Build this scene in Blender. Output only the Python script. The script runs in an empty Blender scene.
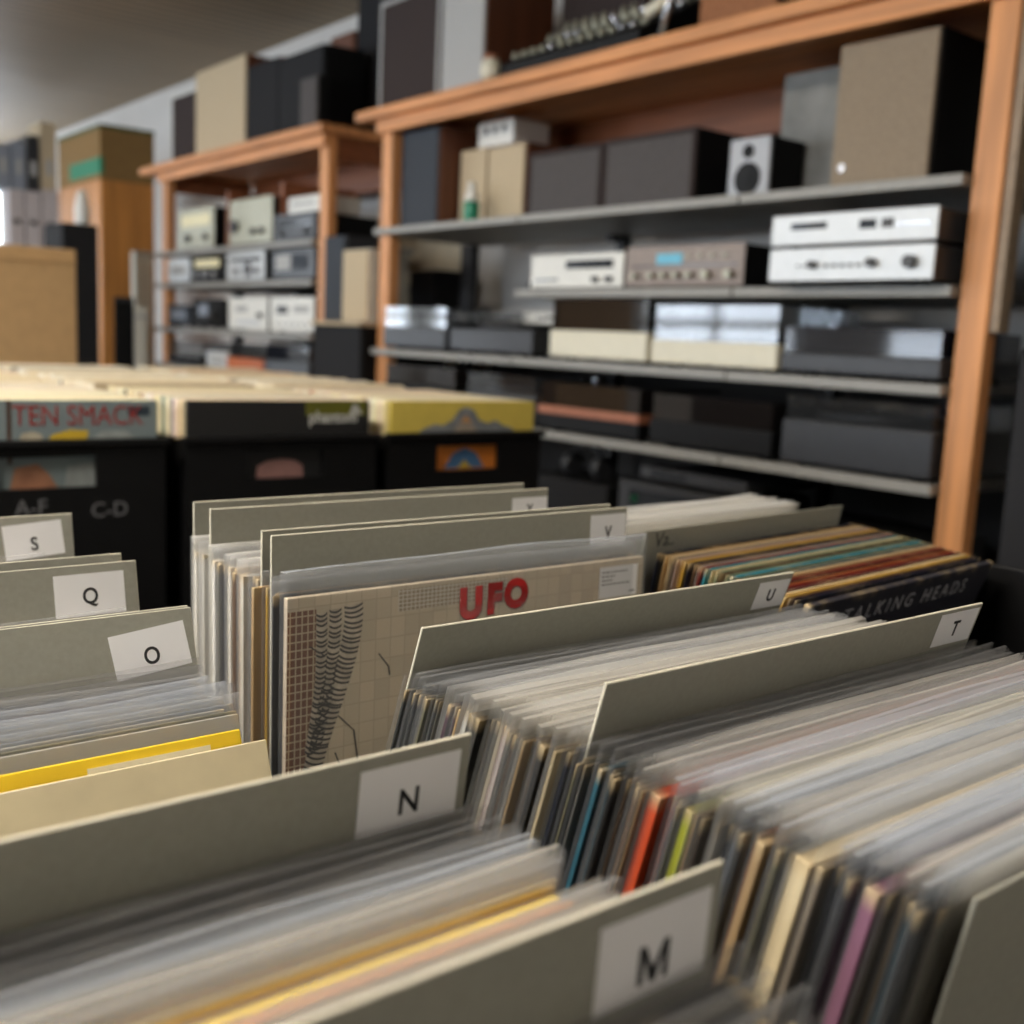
import bpy, bmesh, math, random
from mathutils import Matrix, Vector
R = random.Random(11)
S = bpy.context.scene
COL = S.collection
RAD = math.radians

# ------------------------------------------------------------------ materials
def lin(c):
    out = []
    for v in c[:3]:
        v /= 255.0
        out.append(v / 12.92 if v <= .04045 else ((v + .055) / 1.055) ** 2.4)
    return tuple(out) + (1.0,)

MC = {}
def mat(name, c, rough=.55, metal=0.0, spec=.5, var=.12, scale=40.0, bump=0.0, stretch=(1, 1, 1), alpha=1.0):
    """principled surface with a little noise in its colour"""
    key = (name, c, rough, metal, var, alpha)
    if key in MC:
        return MC[key]
    m = bpy.data.materials.new(name); m.use_nodes = True
    nt = m.node_tree; b = nt.nodes['Principled BSDF']
    b.inputs['Roughness'].default_value = rough
    b.inputs['Metallic'].default_value = metal
    b.inputs['Specular IOR Level'].default_value = spec
    b.inputs['Alpha'].default_value = alpha
    if var > 0:
        tc = nt.nodes.new('ShaderNodeTexCoord'); mp = nt.nodes.new('ShaderNodeMapping')
        mp.inputs['Scale'].default_value = stretch
        n = nt.nodes.new('ShaderNodeTexNoise'); n.inputs['Scale'].default_value = scale; n.inputs['Detail'].default_value = 4
        r = nt.nodes.new('ShaderNodeValToRGB')
        L = lin(c)
        r.color_ramp.elements[0].position = .3; r.color_ramp.elements[1].position = .7
        r.color_ramp.elements[0].color = tuple(v * (1 - var) for v in L[:3]) + (1,)
        r.color_ramp.elements[1].color = tuple(min(1, v * (1 + var)) for v in L[:3]) + (1,)
        nt.links.new(tc.outputs['Object'], mp.inputs[0]); nt.links.new(mp.outputs[0], n.inputs['Vector'])
        nt.links.new(n.outputs['Fac'], r.inputs[0]); nt.links.new(r.outputs[0], b.inputs['Base Color'])
        if bump:
            bp = nt.nodes.new('ShaderNodeBump'); bp.inputs['Strength'].default_value = bump; bp.inputs['Distance'].default_value = .002
            nt.links.new(n.outputs['Fac'], bp.inputs['Height']); nt.links.new(bp.outputs[0], b.inputs['Normal'])
    else:
        b.inputs['Base Color'].default_value = lin(c)
    MC[key] = m
    return m

def wood(name, c, axis=1, rough=.5, var=.28):
    st = [22, 22, 22]; st[axis] = 1.2
    return mat(name, c, rough, var=var, scale=1.6, stretch=tuple(st), bump=.1)

def cover_mat(c, wear=(206, 182, 138)):
    """printed board: the colour with pale rubbed corners along the top"""
    key = ('cover', c)
    if key in MC: return MC[key]
    m = bpy.data.materials.new('record_cover_board'); m.use_nodes = True
    nt = m.node_tree; b = nt.nodes['Principled BSDF']; b.inputs['Roughness'].default_value = .5
    tc = nt.nodes.new('ShaderNodeTexCoord')
    n = nt.nodes.new('ShaderNodeTexNoise'); n.inputs['Scale'].default_value = 55; n.inputs['Detail'].default_value = 5
    sx = nt.nodes.new('ShaderNodeSeparateXYZ')
    nt.links.new(tc.outputs['Object'], sx.inputs[0]); nt.links.new(tc.outputs['Object'], n.inputs['Vector'])
    def node(op, a, b_):
        q = nt.nodes.new('ShaderNodeMath'); q.operation = op; q.use_clamp = op != 'ABSOLUTE'
        for k_, v in ((0, a), (1, b_)):
            if v is None: continue
            if isinstance(v, float): q.inputs[k_].default_value = v
            else: nt.links.new(v, q.inputs[k_])
        return q.outputs[0]
    def ramp(v, a, b_):
        q = nt.nodes.new('ShaderNodeMapRange'); q.inputs[1].default_value = a; q.inputs[2].default_value = b_
        nt.links.new(v, q.inputs[0]); return q.outputs[0]
    top = ramp(sx.outputs['Z'], .307, .3145); side = ramp(node('ABSOLUTE', sx.outputs['X'], None), .150, .1572)
    patch = ramp(n.outputs['Fac'], .48, .68)
    corner = node('MULTIPLY', top, side)
    wearf = node('ADD', node('MULTIPLY', top, node('MULTIPLY', patch, .25)), node('MULTIPLY', corner, .7))
    mx = nt.nodes.new('ShaderNodeMix'); mx.data_type = 'RGBA'
    mx.inputs[6].default_value = lin(c); mx.inputs[7].default_value = lin(wear)
    nt.links.new(wearf, mx.inputs[0])
    nt.links.new(mx.outputs[2], b.inputs['Base Color'])
    MC[key] = m
    return m

def poly(name, tint, lo, hi, rough=.22, tl=.45, bump=.25, sc=24):
    """thin polythene: clear face on, milky at a glancing angle"""
    m = bpy.data.materials.new(name); m.use_nodes = True
    nt = m.node_tree; nt.nodes.clear()
    o = nt.nodes.new('ShaderNodeOutputMaterial'); mx = nt.nodes.new('ShaderNodeMixShader'); mb = nt.nodes.new('ShaderNodeMixShader')
    tr = nt.nodes.new('ShaderNodeBsdfTransparent'); tr.inputs[0].default_value = (.98, .98, .98, 1)
    b = nt.nodes.new('ShaderNodeBsdfPrincipled'); b.inputs['Base Color'].default_value = lin(tint)
    b.inputs['Roughness'].default_value = rough; b.inputs['Specular IOR Level'].default_value = .7
    t = nt.nodes.new('ShaderNodeBsdfTranslucent'); t.inputs[0].default_value = lin(tint); mb.inputs[0].default_value = tl
    lw = nt.nodes.new('ShaderNodeLayerWeight'); lw.inputs['Blend'].default_value = .35
    mr = nt.nodes.new('ShaderNodeMapRange'); mr.inputs[3].default_value = lo; mr.inputs[4].default_value = hi
    tc = nt.nodes.new('ShaderNodeTexCoord'); n = nt.nodes.new('ShaderNodeTexNoise'); n.inputs['Scale'].default_value = sc
    n.inputs['Detail'].default_value = 1.5
    bp = nt.nodes.new('ShaderNodeBump'); bp.inputs['Strength'].default_value = bump; bp.inputs['Distance'].default_value = .003
    nt.links.new(tc.outputs['Object'], n.inputs['Vector']); nt.links.new(n.outputs['Fac'], bp.inputs['Height'])
    nt.links.new(bp.outputs[0], b.inputs['Normal'])
    nt.links.new(lw.outputs['Facing'], mr.inputs[0]); nt.links.new(mr.outputs[0], mx.inputs[0])
    nt.links.new(b.outputs[0], mb.inputs[1]); nt.links.new(t.outputs[0], mb.inputs[2])
    nt.links.new(tr.outputs[0], mx.inputs[1]); nt.links.new(mb.outputs[0], mx.inputs[2]); nt.links.new(mx.outputs[0], o.inputs[0])
    return m

POLY_CLEAR = poly('clear_polythene', (214, 216, 218), .05, .50)
POLY_MILKY = poly('milky_polythene', (234, 233, 229), .30, .95, .35)
POLY_BLUE = poly('bluish_polythene', (216, 222, 230), .10, .75, .18)
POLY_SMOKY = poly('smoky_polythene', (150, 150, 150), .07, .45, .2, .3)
POLY_HAZY = poly('hazy_polythene', (226, 223, 215), .14, .85, .3)
POLY_EDGE = poly('clear_polythene_side', (220, 222, 224), .03, .14, .25)

def acrylic(name, tint, a, gloss=1.0):
    """clear or smoked sheet: tinted see-through body under a polished surface"""
    m = bpy.data.materials.new(name); m.use_nodes = True
    nt = m.node_tree; nt.nodes.clear()
    o = nt.nodes.new('ShaderNodeOutputMaterial'); mx = nt.nodes.new('ShaderNodeMixShader'); m2 = nt.nodes.new('ShaderNodeMixShader')
    tr = nt.nodes.new('ShaderNodeBsdfTransparent'); tr.inputs[0].default_value = lin(tint)
    b = nt.nodes.new('ShaderNodeBsdfDiffuse'); b.inputs[0].default_value = lin(tuple(v * .5 for v in tint))
    g = nt.nodes.new('ShaderNodeBsdfGlossy'); g.inputs['Roughness'].default_value = .05; g.inputs[0].default_value = (1, 1, 1, 1)
    lw = nt.nodes.new('ShaderNodeLayerWeight'); lw.inputs[0].default_value = .5
    pw = nt.nodes.new('ShaderNodeMath'); pw.operation = 'POWER'; pw.inputs[1].default_value = 4
    fr = nt.nodes.new('ShaderNodeMath'); fr.operation = 'MULTIPLY_ADD'; fr.inputs[1].default_value = .9; fr.inputs[2].default_value = .055 * gloss
    nt.links.new(lw.outputs['Facing'], pw.inputs[0]); nt.links.new(pw.outputs[0], fr.inputs[0])
    tc = nt.nodes.new('ShaderNodeTexCoord'); n = nt.nodes.new('ShaderNodeTexNoise'); n.inputs['Scale'].default_value = 5
    mr = nt.nodes.new('ShaderNodeMapRange'); mr.inputs[3].default_value = a * .85; mr.inputs[4].default_value = min(1, a * 1.15)
    nt.links.new(tc.outputs['Object'], n.inputs['Vector']); nt.links.new(n.outputs['Fac'], mr.inputs[0]); nt.links.new(mr.outputs[0], mx.inputs[0])
    nt.links.new(tr.outputs[0], mx.inputs[1]); nt.links.new(b.outputs[0], mx.inputs[2])
    nt.links.new(fr.outputs[0], m2.inputs[0]); nt.links.new(mx.outputs[0], m2.inputs[1]); nt.links.new(g.outputs[0], m2.inputs[2])
    nt.links.new(m2.outputs[0], o.inputs[0])
    return m
LID_CLEAR = acrylic('clear_acrylic', (236, 238, 240), .06)
LID_SMOKE = acrylic('smoked_acrylic', (120, 108, 104), .25)
LID_BLUE = acrylic('blue_smoked_acrylic', (112, 122, 144), .25)

def grid_mat(name, c, line, size, mortar):
    m = bpy.data.materials.new(name); m.use_nodes = True
    nt = m.node_tree; b = nt.nodes['Principled BSDF']; b.inputs['Roughness'].default_value = .45
    tc = nt.nodes.new('ShaderNodeTexCoord'); sx = nt.nodes.new('ShaderNodeSeparateXYZ'); cb = nt.nodes.new('ShaderNodeCombineXYZ')
    br = nt.nodes.new('ShaderNodeTexBrick'); br.offset = 0; br.squash = 1
    br.inputs['Scale'].default_value = 1; br.inputs['Brick Width'].default_value = size[0]; br.inputs['Row Height'].default_value = size[1]
    br.inputs['Mortar Size'].default_value = mortar; br.inputs['Mortar Smooth'].default_value = .2
    br.inputs['Color1'].default_value = lin(c); br.inputs['Color2'].default_value = lin(tuple(v * .93 for v in c)); br.inputs['Mortar'].default_value = lin(line)
    nt.links.new(tc.outputs['Object'], sx.inputs[0]); nt.links.new(sx.outputs['X'], cb.inputs[0]); nt.links.new(sx.outputs['Z'], cb.inputs[1])
    nt.links.new(cb.outputs[0], br.inputs['Vector']); nt.links.new(br.outputs['Color'], b.inputs['Base Color'])
    return m

def glow(name, c, s):
    m = bpy.data.materials.new(name); m.use_nodes = True
    nt = m.node_tree; b = nt.nodes['Principled BSDF']
    b.inputs['Base Color'].default_value = lin(c); b.inputs['Emission Color'].default_value = lin(c); b.inputs['Emission Strength'].default_value = s
    return m

M = dict(
    card=mat('grey_board', (146, 145, 134), .75, var=.05, scale=300),
    card_edge=mat('board_edge', (206, 201, 182), .8, var=.05),
    paper=mat('white_paper', (232, 232, 234), .7, var=.02),
    ink=mat('black_ink', (22, 22, 24), .6, var=.05),
    pine=wood('orange_pine', (208, 143, 90), 1), pine_v=wood('orange_pine_upright', (210, 145, 90), 2),
    pine_dk=wood('brown_stained_pine', (136, 80, 48), 1),
    cab_wood=wood('yellow_brown_veneer', (190, 128, 62), 2), walnut=wood('walnut_veneer', (98, 56, 34), 2),
    shelf=mat('grey_shelf_laminate', (150, 148, 142), .5, var=.06), shelf_dk=mat('shelf_underside', (82, 80, 78), .6, var=.06),
    steel_dk=mat('dark_steel', (52, 52, 54), .45, .3, var=.1),
    black=mat('black_plastic', (10, 10, 11), .55, spec=.22, var=.15), black_matt=mat('black_vinyl_wrap', (13, 13, 14), .65, spec=.2, var=.15),
    dgrey=mat('charcoal_plastic', (46, 47, 50), .4, var=.08), grille_bk=mat('black_grille_cloth', (19, 19, 22), .9, var=.3, scale=400),
    grille_br=mat('brown_grille_cloth', (54, 44, 42), .95, var=.3, scale=300), grille_gr=mat('grey_grille_cloth', (82, 78, 77), .95, var=.3, scale=300),
    grille_bl=mat('blue_grey_grille', (60, 65, 72), .9, var=.2, scale=300), taupe=mat('taupe_grille_cloth', (144, 129, 110), .95, var=.25, scale=260),
    beige=mat('beige_grille_cloth', (196, 178, 148), .95, var=.15, scale=200), lgrey=mat('light_grey_grille', (176, 176, 174), .9, var=.1, scale=200),
    mgrey=mat('mid_grey_grille', (132, 132, 128), .8, var=.25, scale=9), weave=mat('brown_woven_grille', (150, 100, 66), .9, var=.35, scale=120),
    silver=mat('silver_faceplate', (204, 206, 206), .4, .25, var=.03), white=mat('white_plastic', (226, 225, 218), .5, var=.03),
    cream=mat('cream_plastic', (222, 216, 194), .5, var=.03), bronze=mat('bronze_faceplate', (122, 108, 98), .4, .3, var=.08),
    olive=mat('olive_faceplate', (172, 170, 150), .4, .3, var=.08), display=mat('display_window', (34, 38, 44), .1, var=.1),
    display_bl=glow('blue_display', (96, 176, 200), .10), display_cr=glow('cream_dial', (222, 212, 170), .06), led=glow('green_lamp', (20, 150, 90), .25),
    chrome=mat('chrome', (200, 200, 204), .2, .9, var=.04), knob=mat('dark_knob', (60, 58, 56), .4, .3, var=.1),
    carton=mat('brown_corrugated_carton', (204, 166, 116), .85, var=.06, scale=25), carton_dk=mat('olive_brown_carton', (138, 108, 62), .85, var=.08, scale=25),
    green=mat('green_band', (16, 130, 92), .6, var=.1), greenliq=mat('green_plastic', (10, 130, 96), .35, var=.1),
    offwhite=mat('offwhite_panel', (206, 204, 192), .7, var=.05), mauve=mat('pale_grey_panel', (196, 188, 188), .7, var=.05),
    bluegrey=mat('blue_grey_panel', (140, 148, 160), .7, var=.05), orange=mat('orange_wood_plinth', (186, 98, 50), .5, var=.15),
    redwood=mat('red_brown_plinth', (166, 104, 76), .5, var=.15), vinyl=mat('vinyl_disc', (16, 16, 17), .25, var=.1),
)

# ------------------------------------------------------------------ geometry helpers
class PB:
    def __init__(self): self.bm = bmesh.new()
    def box(self, x0, x1, y0, y1, z0, z1, bev=0, seg=2, mi=0):
        r = bmesh.ops.create_cube(self.bm, size=1)
        vs = r['verts']
        bmesh.ops.scale(self.bm, verts=vs, vec=(x1 - x0, y1 - y0, z1 - z0))
        bmesh.ops.translate(self.bm, verts=vs, vec=((x0 + x1) / 2, (y0 + y1) / 2, (z0 + z1) / 2))
        fs = {f for v in vs for f in v.link_faces}
        for f in fs: f.material_index = mi
        if bev:
            es = list({e for v in vs for e in v.link_edges})
            bmesh.ops.bevel(self.bm, geom=es, offset=bev, segments=seg, affect='EDGES', profile=.5)
        return self
    def cyl(self, c, r, h, axis='z', seg=28, r2=None, mi=0):
        q = bmesh.ops.create_cone(self.bm, cap_ends=True, segments=seg, radius1=r, radius2=r if r2 is None else r2, depth=h)
        rot = {'z': Matrix(), 'x': Matrix.Rotation(RAD(90), 4, 'Y'), 'y': Matrix.Rotation(RAD(90), 4, 'X')}[axis]
        bmesh.ops.transform(self.bm, matrix=Matrix.Translation(c) @ rot, verts=q['verts'])
        for f in {f for v in q['verts'] for f in v.link_faces}:
            f.material_index = mi
            if len(f.verts) == 4: f.smooth = True
        return self
    def lathe(self, prof, c=(0, 0, 0), seg=24):
        rings = []
        for r, z in prof:
            rings.append([self.bm.verts.new((c[0] + r * math.cos(2 * math.pi * k / seg), c[1] + r * math.sin(2 * math.pi * k / seg), c[2] + z)) for k in range(seg)])
        for a, b in zip(rings, rings[1:]):
            for k in range(seg):
                f = self.bm.faces.new((a[k], a[(k + 1) % seg], b[(k + 1) % seg], b[k])); f.smooth = True
        self.bm.faces.new(rings[0][::-1]); self.bm.faces.new(rings[-1])
        return self
    def tube(self, pts, r, seg=10):
        pts = [Vector(p) for p in pts]; rings = []
        for i, p in enumerate(pts):
            d = (pts[min(i + 1, len(pts) - 1)] - pts[max(i - 1, 0)]).normalized()
            up = Vector((0, 0, 1)) if abs(d.z) < .9 else Vector((1, 0, 0))
            a = d.cross(up).normalized(); b = a.cross(d)
            rings.append([self.bm.verts.new(p + r * (math.cos(2 * math.pi * k / seg) * a + math.sin(2 * math.pi * k / seg) * b)) for k in range(seg)])
        for a, b in zip(rings, rings[1:]):
            for k in range(seg):
                f = self.bm.faces.new((a[k], a[(k + 1) % seg], b[(k + 1) % seg], b[k])); f.smooth = True
        self.bm.faces.new(rings[0][::-1]); self.bm.faces.new(rings[-1])
        return self
    def poly(self, pts, y, mi=0):                       # flat printed shape in the x-z plane facing -y
        f = self.bm.faces.new([self.bm.verts.new((p[0], y, p[1])) for p in pts]); f.material_index = mi
        return self
    def quadring(self, outer, inner, th):               # plate in the y-z plane with a rectangular opening
        (y0, y1, z0, z1), (a0, a1, b0, b1) = outer, inner
        for q in ((y0, y1, b1, z1), (y0, y1, z0, b0), (y0, a0, b0, b1), (a1, y1, b0, b1)):
            self.box(th[0], th[1], *q)
        return self
    def mesh(self, name, mats, norm=True):
        if norm: bmesh.ops.recalc_face_normals(self.bm, faces=self.bm.faces)
        me = bpy.data.meshes.new(name); self.bm.to_mesh(me); self.bm.free()
        for m in (mats if isinstance(mats, (list, tuple)) else [mats]): me.materials.append(m)
        return me
    def obj(self, name, mats, parent=None, loc=(0, 0, 0), rot=(0, 0, 0)):
        return link(name, self.mesh(name, mats), parent, loc, rot)

def link(name, me, parent=None, loc=(0, 0, 0), rot=(0, 0, 0)):
    o = bpy.data.objects.new(name, me); COL.objects.link(o)
    o.location = loc; o.rotation_euler = rot
    if parent: o.parent = parent
    return o
def tag(o, label, cat, group=None, kind=None):
    o['label'] = label; o['category'] = cat
    if group: o['group'] = group
    if kind: o['kind'] = kind
    return o
def thing(name, label, cat, loc=(0, 0, 0), rot=(0, 0, 0), group=None, kind=None):
    return tag(link(name, None, None, loc, rot), label, cat, group, kind)
def struct(name, o): o['kind'] = 'structure'; return o

def text_mesh(name, s, size, m, th=.0004, align='CENTER', bold=0.0, sx=1.0, gap=1.0):
    cu = bpy.data.curves.new(name, 'FONT'); cu.body = s; cu.size = size; cu.align_x = align; cu.align_y = 'CENTER'
    cu.space_character = gap; cu.extrude = th / 2; cu.offset = 0 if 'M' in s else bold; cu.resolution_u = 4
    o = bpy.data.objects.new(name, cu); COL.objects.link(o)
    dg = bpy.context.evaluated_depsgraph_get(); dg.update()
    me = bpy.data.meshes.new_from_object(o.evaluated_get(dg)); bpy.data.objects.remove(o); bpy.data.curves.remove(cu)
    me.transform(Matrix.Rotation(RAD(90), 4, 'X') @ Matrix.Scale(sx, 4, (1, 0, 0)))
    me.materials.clear(); me.materials.append(m)
    for p in me.polygons: p.material_index = 0
    return me

def bold_m(name, h, w, st, m):
    """heavy capital M as one outline"""
    pts = [(-w / 2, -h / 2), (-w / 2, h / 2), (-w / 2 + st * 1.15, h / 2), (0, -h / 2 + st * 2.0), (w / 2 - st * 1.15, h / 2), (w / 2, h / 2), (w / 2, -h / 2), (w / 2 - st, -h / 2), (w / 2 - st, h / 2 - st * 1.6), (st * .55, -h / 2), (-st * .55, -h / 2), (-w / 2 + st, h / 2 - st * 1.6), (-w / 2 + st, -h / 2)]
    bm = bmesh.new(); a = [bm.verts.new((x, -.0001, z)) for x, z in pts]; b = [bm.verts.new((x, .0001, z)) for x, z in pts]; n = len(pts)
    bm.faces.new(a); bm.faces.new(b[::-1])
    for i in range(n): bm.faces.new((a[i], b[i], b[(i + 1) % n], a[(i + 1) % n]))
    bmesh.ops.triangulate(bm, faces=[f for f in bm.faces if len(f.verts) > 4]); bmesh.ops.recalc_face_normals(bm, faces=bm.faces)
    me = bpy.data.meshes.new(name); bm.to_mesh(me); bm.free(); me.materials.append(m)
    return me

ORD = 'first second third fourth fifth sixth seventh eighth ninth tenth eleventh twelfth thirteenth fourteenth fifteenth sixteenth seventeenth eighteenth nineteenth twentieth'.split()
TENS = {20: 'twenty', 30: 'thirty', 40: 'forty', 50: 'fifty'}
def ordinal(n):
    if n <= 20: return ORD[n - 1]
    t, u = n // 10 * 10, n % 10
    return (TENS[t] + '-' + ORD[u - 1]) if u else TENS[t][:-1] + 'ieth'

# ------------------------------------------------------------------ camera
F = 1100.0
cam = bpy.data.cameras.new('camera'); co = bpy.data.objects.new('camera', cam); COL.objects.link(co)
cam.sensor_fit = 'HORIZONTAL'; cam.lens = 24; cam.sensor_width = 24 * 1024 / F; cam.clip_start = .01
def camdir(px, py): return Vector((px - 512, -(py - 512), -F)).normalized()
wy = camdir(-370, 299); wz = -camdir(200, 7700); wz = (wz - wy * wz.dot(wy)).normalized(); wx = wy.cross(wz)
co.matrix_world = Matrix((wx, wy, wz)).to_4x4()
cam.dof.use_dof = True; cam.dof.focus_distance = .60; cam.dof.aperture_fstop = 4.0; cam.dof.aperture_blades = 7
S.camera = co
S.view_settings.view_transform = 'Standard'; S.view_settings.look = 'None'; S.view_settings.gamma = 1
S.view_settings.use_curve_mapping = False; S.view_settings.exposure = 0.5
S.cycles.transparent_max_bounces = 40; S.cycles.max_bounces = 8; S.cycles.use_denoising = True
S.cycles.caustics_reflective = False; S.cycles.caustics_refractive = False

# ------------------------------------------------------------------ room
FL, CE = -1.22, 1.52
X0, X1, Y0, Y1 = -3.0, 2.85, -3.0, 11.2
def plank_mat():
    m = bpy.data.materials.new('ceiling_planks'); m.use_nodes = True
    nt = m.node_tree; b = nt.nodes['Principled BSDF']; b.inputs['Roughness'].default_value = .6
    tc = nt.nodes.new('ShaderNodeTexCoord'); w = nt.nodes.new('ShaderNodeTexWave'); w.bands_direction = 'Y'
    w.inputs['Scale'].default_value = 3.4; w.inputs['Distortion'].default_value = .3
    n = nt.nodes.new('ShaderNodeTexNoise'); n.inputs['Scale'].default_value = 3; mp = nt.nodes.new('ShaderNodeMapping'); mp.inputs['Scale'].default_value = (.6, 9, 1)
    r = nt.nodes.new('ShaderNodeValToRGB'); r.color_ramp.elements[0].color = lin((116, 98, 73)); r.color_ramp.elements[1].color = lin((156, 135, 104))
    r.color_ramp.elements[0].position = .05; r.color_ramp.elements[1].position = .5
    mx = nt.nodes.new('ShaderNodeMath'); mx.operation = 'MULTIPLY'
    nt.links.new(tc.outputs['Object'], w.inputs[0]); nt.links.new(tc.outputs['Object'], mp.inputs[0]); nt.links.new(mp.outputs[0], n.inputs['Vector'])
    nt.links.new(w.outputs['Fac'], mx.inputs[0]); nt.links.new(n.outputs['Fac'], mx.inputs[1]); nt.links.new(mx.outputs[0], r.inputs[0]); nt.links.new(r.outputs[0], b.inputs['Base Color'])
    return m
WALL = mat('painted_plaster', (208, 206, 202), .8, var=.03, scale=6)
CONC = mat('grey_floor_vinyl', (98, 94, 88), .5, var=.12, scale=8)
struct('floor', PB().box(X0, X1, Y0, Y1, FL - .1, FL).obj('floor', CONC))
struct('ceiling', PB().box(X0, X1, Y0, Y1, CE, CE + .1).obj('ceiling', plank_mat()))
struct('wall_right', PB().box(X1, X1 + .12, Y0, Y1, FL, CE).obj('wall_right', WALL))
struct('wall_front', PB().box(X0, X1, Y0 - .12, Y0, FL, CE).obj('wall_front', WALL))

def wall_with_openings(name, horiz, c, a0, a1, opens, z0=-.25, z1=1.25):
    """wall along y (horiz=False, at x=c) or along x (at y=c) with window openings"""
    p = PB(); cur = a0
    def bx(u0, u1, s0, s1):
        if horiz: p.box(u0, u1, c, c + .12, s0, s1)
        else: p.box(c - .12, c, u0, u1, s0, s1)
    for (u0, u1) in opens:
        bx(cur, u0, FL, CE); bx(u0, u1, FL, z0); bx(u0, u1, z1, CE); cur = u1
    bx(cur, a1, FL, CE)
    struct(name, p.obj(name, WALL))
LW = [(1.0, 2.6), (3.3, 4.9), (5.7, 7.5), (8.9, 11.0)]
EW = [(-2.9, -1.4), (1.2, 2.80)]
wall_with_openings('wall_left', False, X0, Y0, Y1, LW)
wall_with_openings('wall_back', True, Y1, X0, X1, EW)
GLASS = acrylic('window_glass', (252, 253, 255), .01)
k = 1
for horiz, c, opens in ((False, X0, LW), (True, Y1, EW)):
    for (u0, u1) in opens:
        p = PB(); q = PB(); t = .05; mid = (u0 + u1) / 2
        for (s0, s1, z0, z1) in ((u0, u0 + t, -.25, 1.25), (u1 - t, u1, -.25, 1.25), (mid - t / 2, mid + t / 2, -.2, 1.2), (u0, u1, -.25, -.2), (u0 + .05, u1 - .05, .19, .25), (u0, u1, 1.2, 1.25)):
            if horiz: p.box(s0, s1, c + .03, c + .09, z0, z1)
            else: p.box(c - .09, c - .03, s0, s1, z0, z1)
        if horiz: q.box(u0 + t, u1 - t, c + .055, c + .061, -.2, 1.2)
        else: q.box(c - .061, c - .055, u0 + t, u1 - t, -.2, 1.2)
        o = p.obj('window_%d' % k, M['white']); struct('', o); q.obj('pane', GLASS, o)
        L = bpy.data.lights.new('daylight_portal', 'AREA'); L.shape = 'RECTANGLE'; L.size = u1 - u0; L.size_y = 1.5; L.cycles.is_portal = True
        lo = bpy.data.objects.new('daylight_portal', L); COL.objects.link(lo)
        if horiz: lo.location = (mid, c + .11, .5); lo.rotation_euler = (RAD(-90), 0, 0)
        else: lo.location = (c - .11, mid, .5); lo.rotation_euler = (RAD(90), 0, RAD(-90))
        k += 1
w = bpy.data.worlds.new('daylight'); S.world = w; w.use_nodes = True
w.node_tree.nodes['Background'].inputs[0].default_value = (.86, .93, 1.0, 1); w.node_tree.nodes['Background'].inputs[1].default_value = 7.6

# ceiling tube lamps (hung out of the picture, over the aisles; the last one added to brighten the card fronts)
LAMPS = [(-.75, .9, 'over the aisle beside the nearest record bins', 58), (-.75, 3.6, 'over the aisle beside the black crates', 20), (-.75, 6.4, 'at the far end of the aisle', 26), (.9, -1.2, 'added behind the nearest record bins to light the cards', 7)]
TUBE = glow('lit_tube', (255, 240, 215), 14)
for (x, y, where, watts) in LAMPS:
    t = thing('ceiling_lamp', 'white twin tube ceiling lamp ' + where, 'lamp', (x, y, CE), group='ceiling tube lamps')
    PB().box(-.12, .12, -.62, .62, -.06, -.001, .01).obj('housing', M['white'], t)
    for s in (-.05, .05): PB().cyl((s, 0, -.078), .014, 1.16, 'y', 16).obj('tube', TUBE, t)
    L = bpy.data.lights.new('tube_light', 'AREA'); L.shape = 'RECTANGLE'; L.size = .2; L.size_y = 1.2; L.energy = watts; L.color = (1, .93, .84)
    lo = bpy.data.objects.new('tube_light', L); COL.objects.link(lo); lo.location = (x, y, CE - .1); lo.parent = None

# ------------------------------------------------------------------ records
_cm = {}
def cover_mesh(t, sp=True):
    k = round(t, 4)
    if k in _cm: return _cm[k]
    p = PB().box(-.1575, .1575, -t / 2, t / 2, 0, .315, .0007, 2)
    me = p.mesh('cover', [M['black']])
    _cm[k] = me
    return me
_sm = {}
def sleeve_mesh(t, seed, ext=.011):
    k = (round(t, 4), seed, ext)
    if k in _sm: return _sm[k]
    r = random.Random(seed * 7 + 3); bm = bmesh.new()
    nx = 14; W = .1602; zs = [0, .1, .2, .29, .312, .315 + ext * .55, .315 + ext]
    ph = [r.uniform(0, 6.28) for _ in range(6)]
    drop = [0] * (nx + 1)
    def grid(sgn):
        rows = []
        for j, z in enumerate(zs):
            row = []
            for i in range(nx + 1):
                x = -W + 2 * W * i / nx
                top = max(0, (z - .312) / ext)
                wv = (.5 * math.sin(x * 38 + ph[0]) + .35 * math.sin(x * 71 + ph[1] + sgn)) * .0004 * min(1, top * 1.2)
                y = sgn * (t / 2 + .0004) * (1 - .35 * min(1, top)) + wv
                if i in (0, nx): y = sgn * (t / 2 + .0004) * .75 + wv
                zz = z + (.0010 * math.sin(x * 17 + ph[2]) + .0005 * math.sin(x * 41 + ph[3])) * (1 if j == len(zs) - 1 else 0)
                row.append(bm.verts.new((x, y, zz)))
            rows.append(row)
        for a, b in zip(rows, rows[1:]):
            for i in range(nx):
                f = bm.faces.new((a[i], a[i + 1], b[i + 1], b[i])); f.smooth = True
        return rows
    A = grid(-1); B = grid(1)
    for j in range(len(zs) - 1):                        # closed left edge
        f = bm.faces.new((A[j][0], A[j + 1][0], B[j + 1][0], B[j][0])); f.material_index = 1
    for i in range(nx):                                 # closed bottom
        bm.faces.new((A[0][i], A[0][i + 1], B[0][i + 1], B[0][i]))
    for i in range(nx):                                 # folded flap along the top
        if seed % 2: bm.faces.new((A[-1][i], A[-1][i + 1], B[-1][i + 1], B[-1][i]))
    me = bpy.data.meshes.new('outer_sleeve'); bm.to_mesh(me); bm.free(); me.materials.append(POLY_CLEAR); me.materials.append(POLY_EDGE)
    _sm[k] = me
    return me

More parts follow.
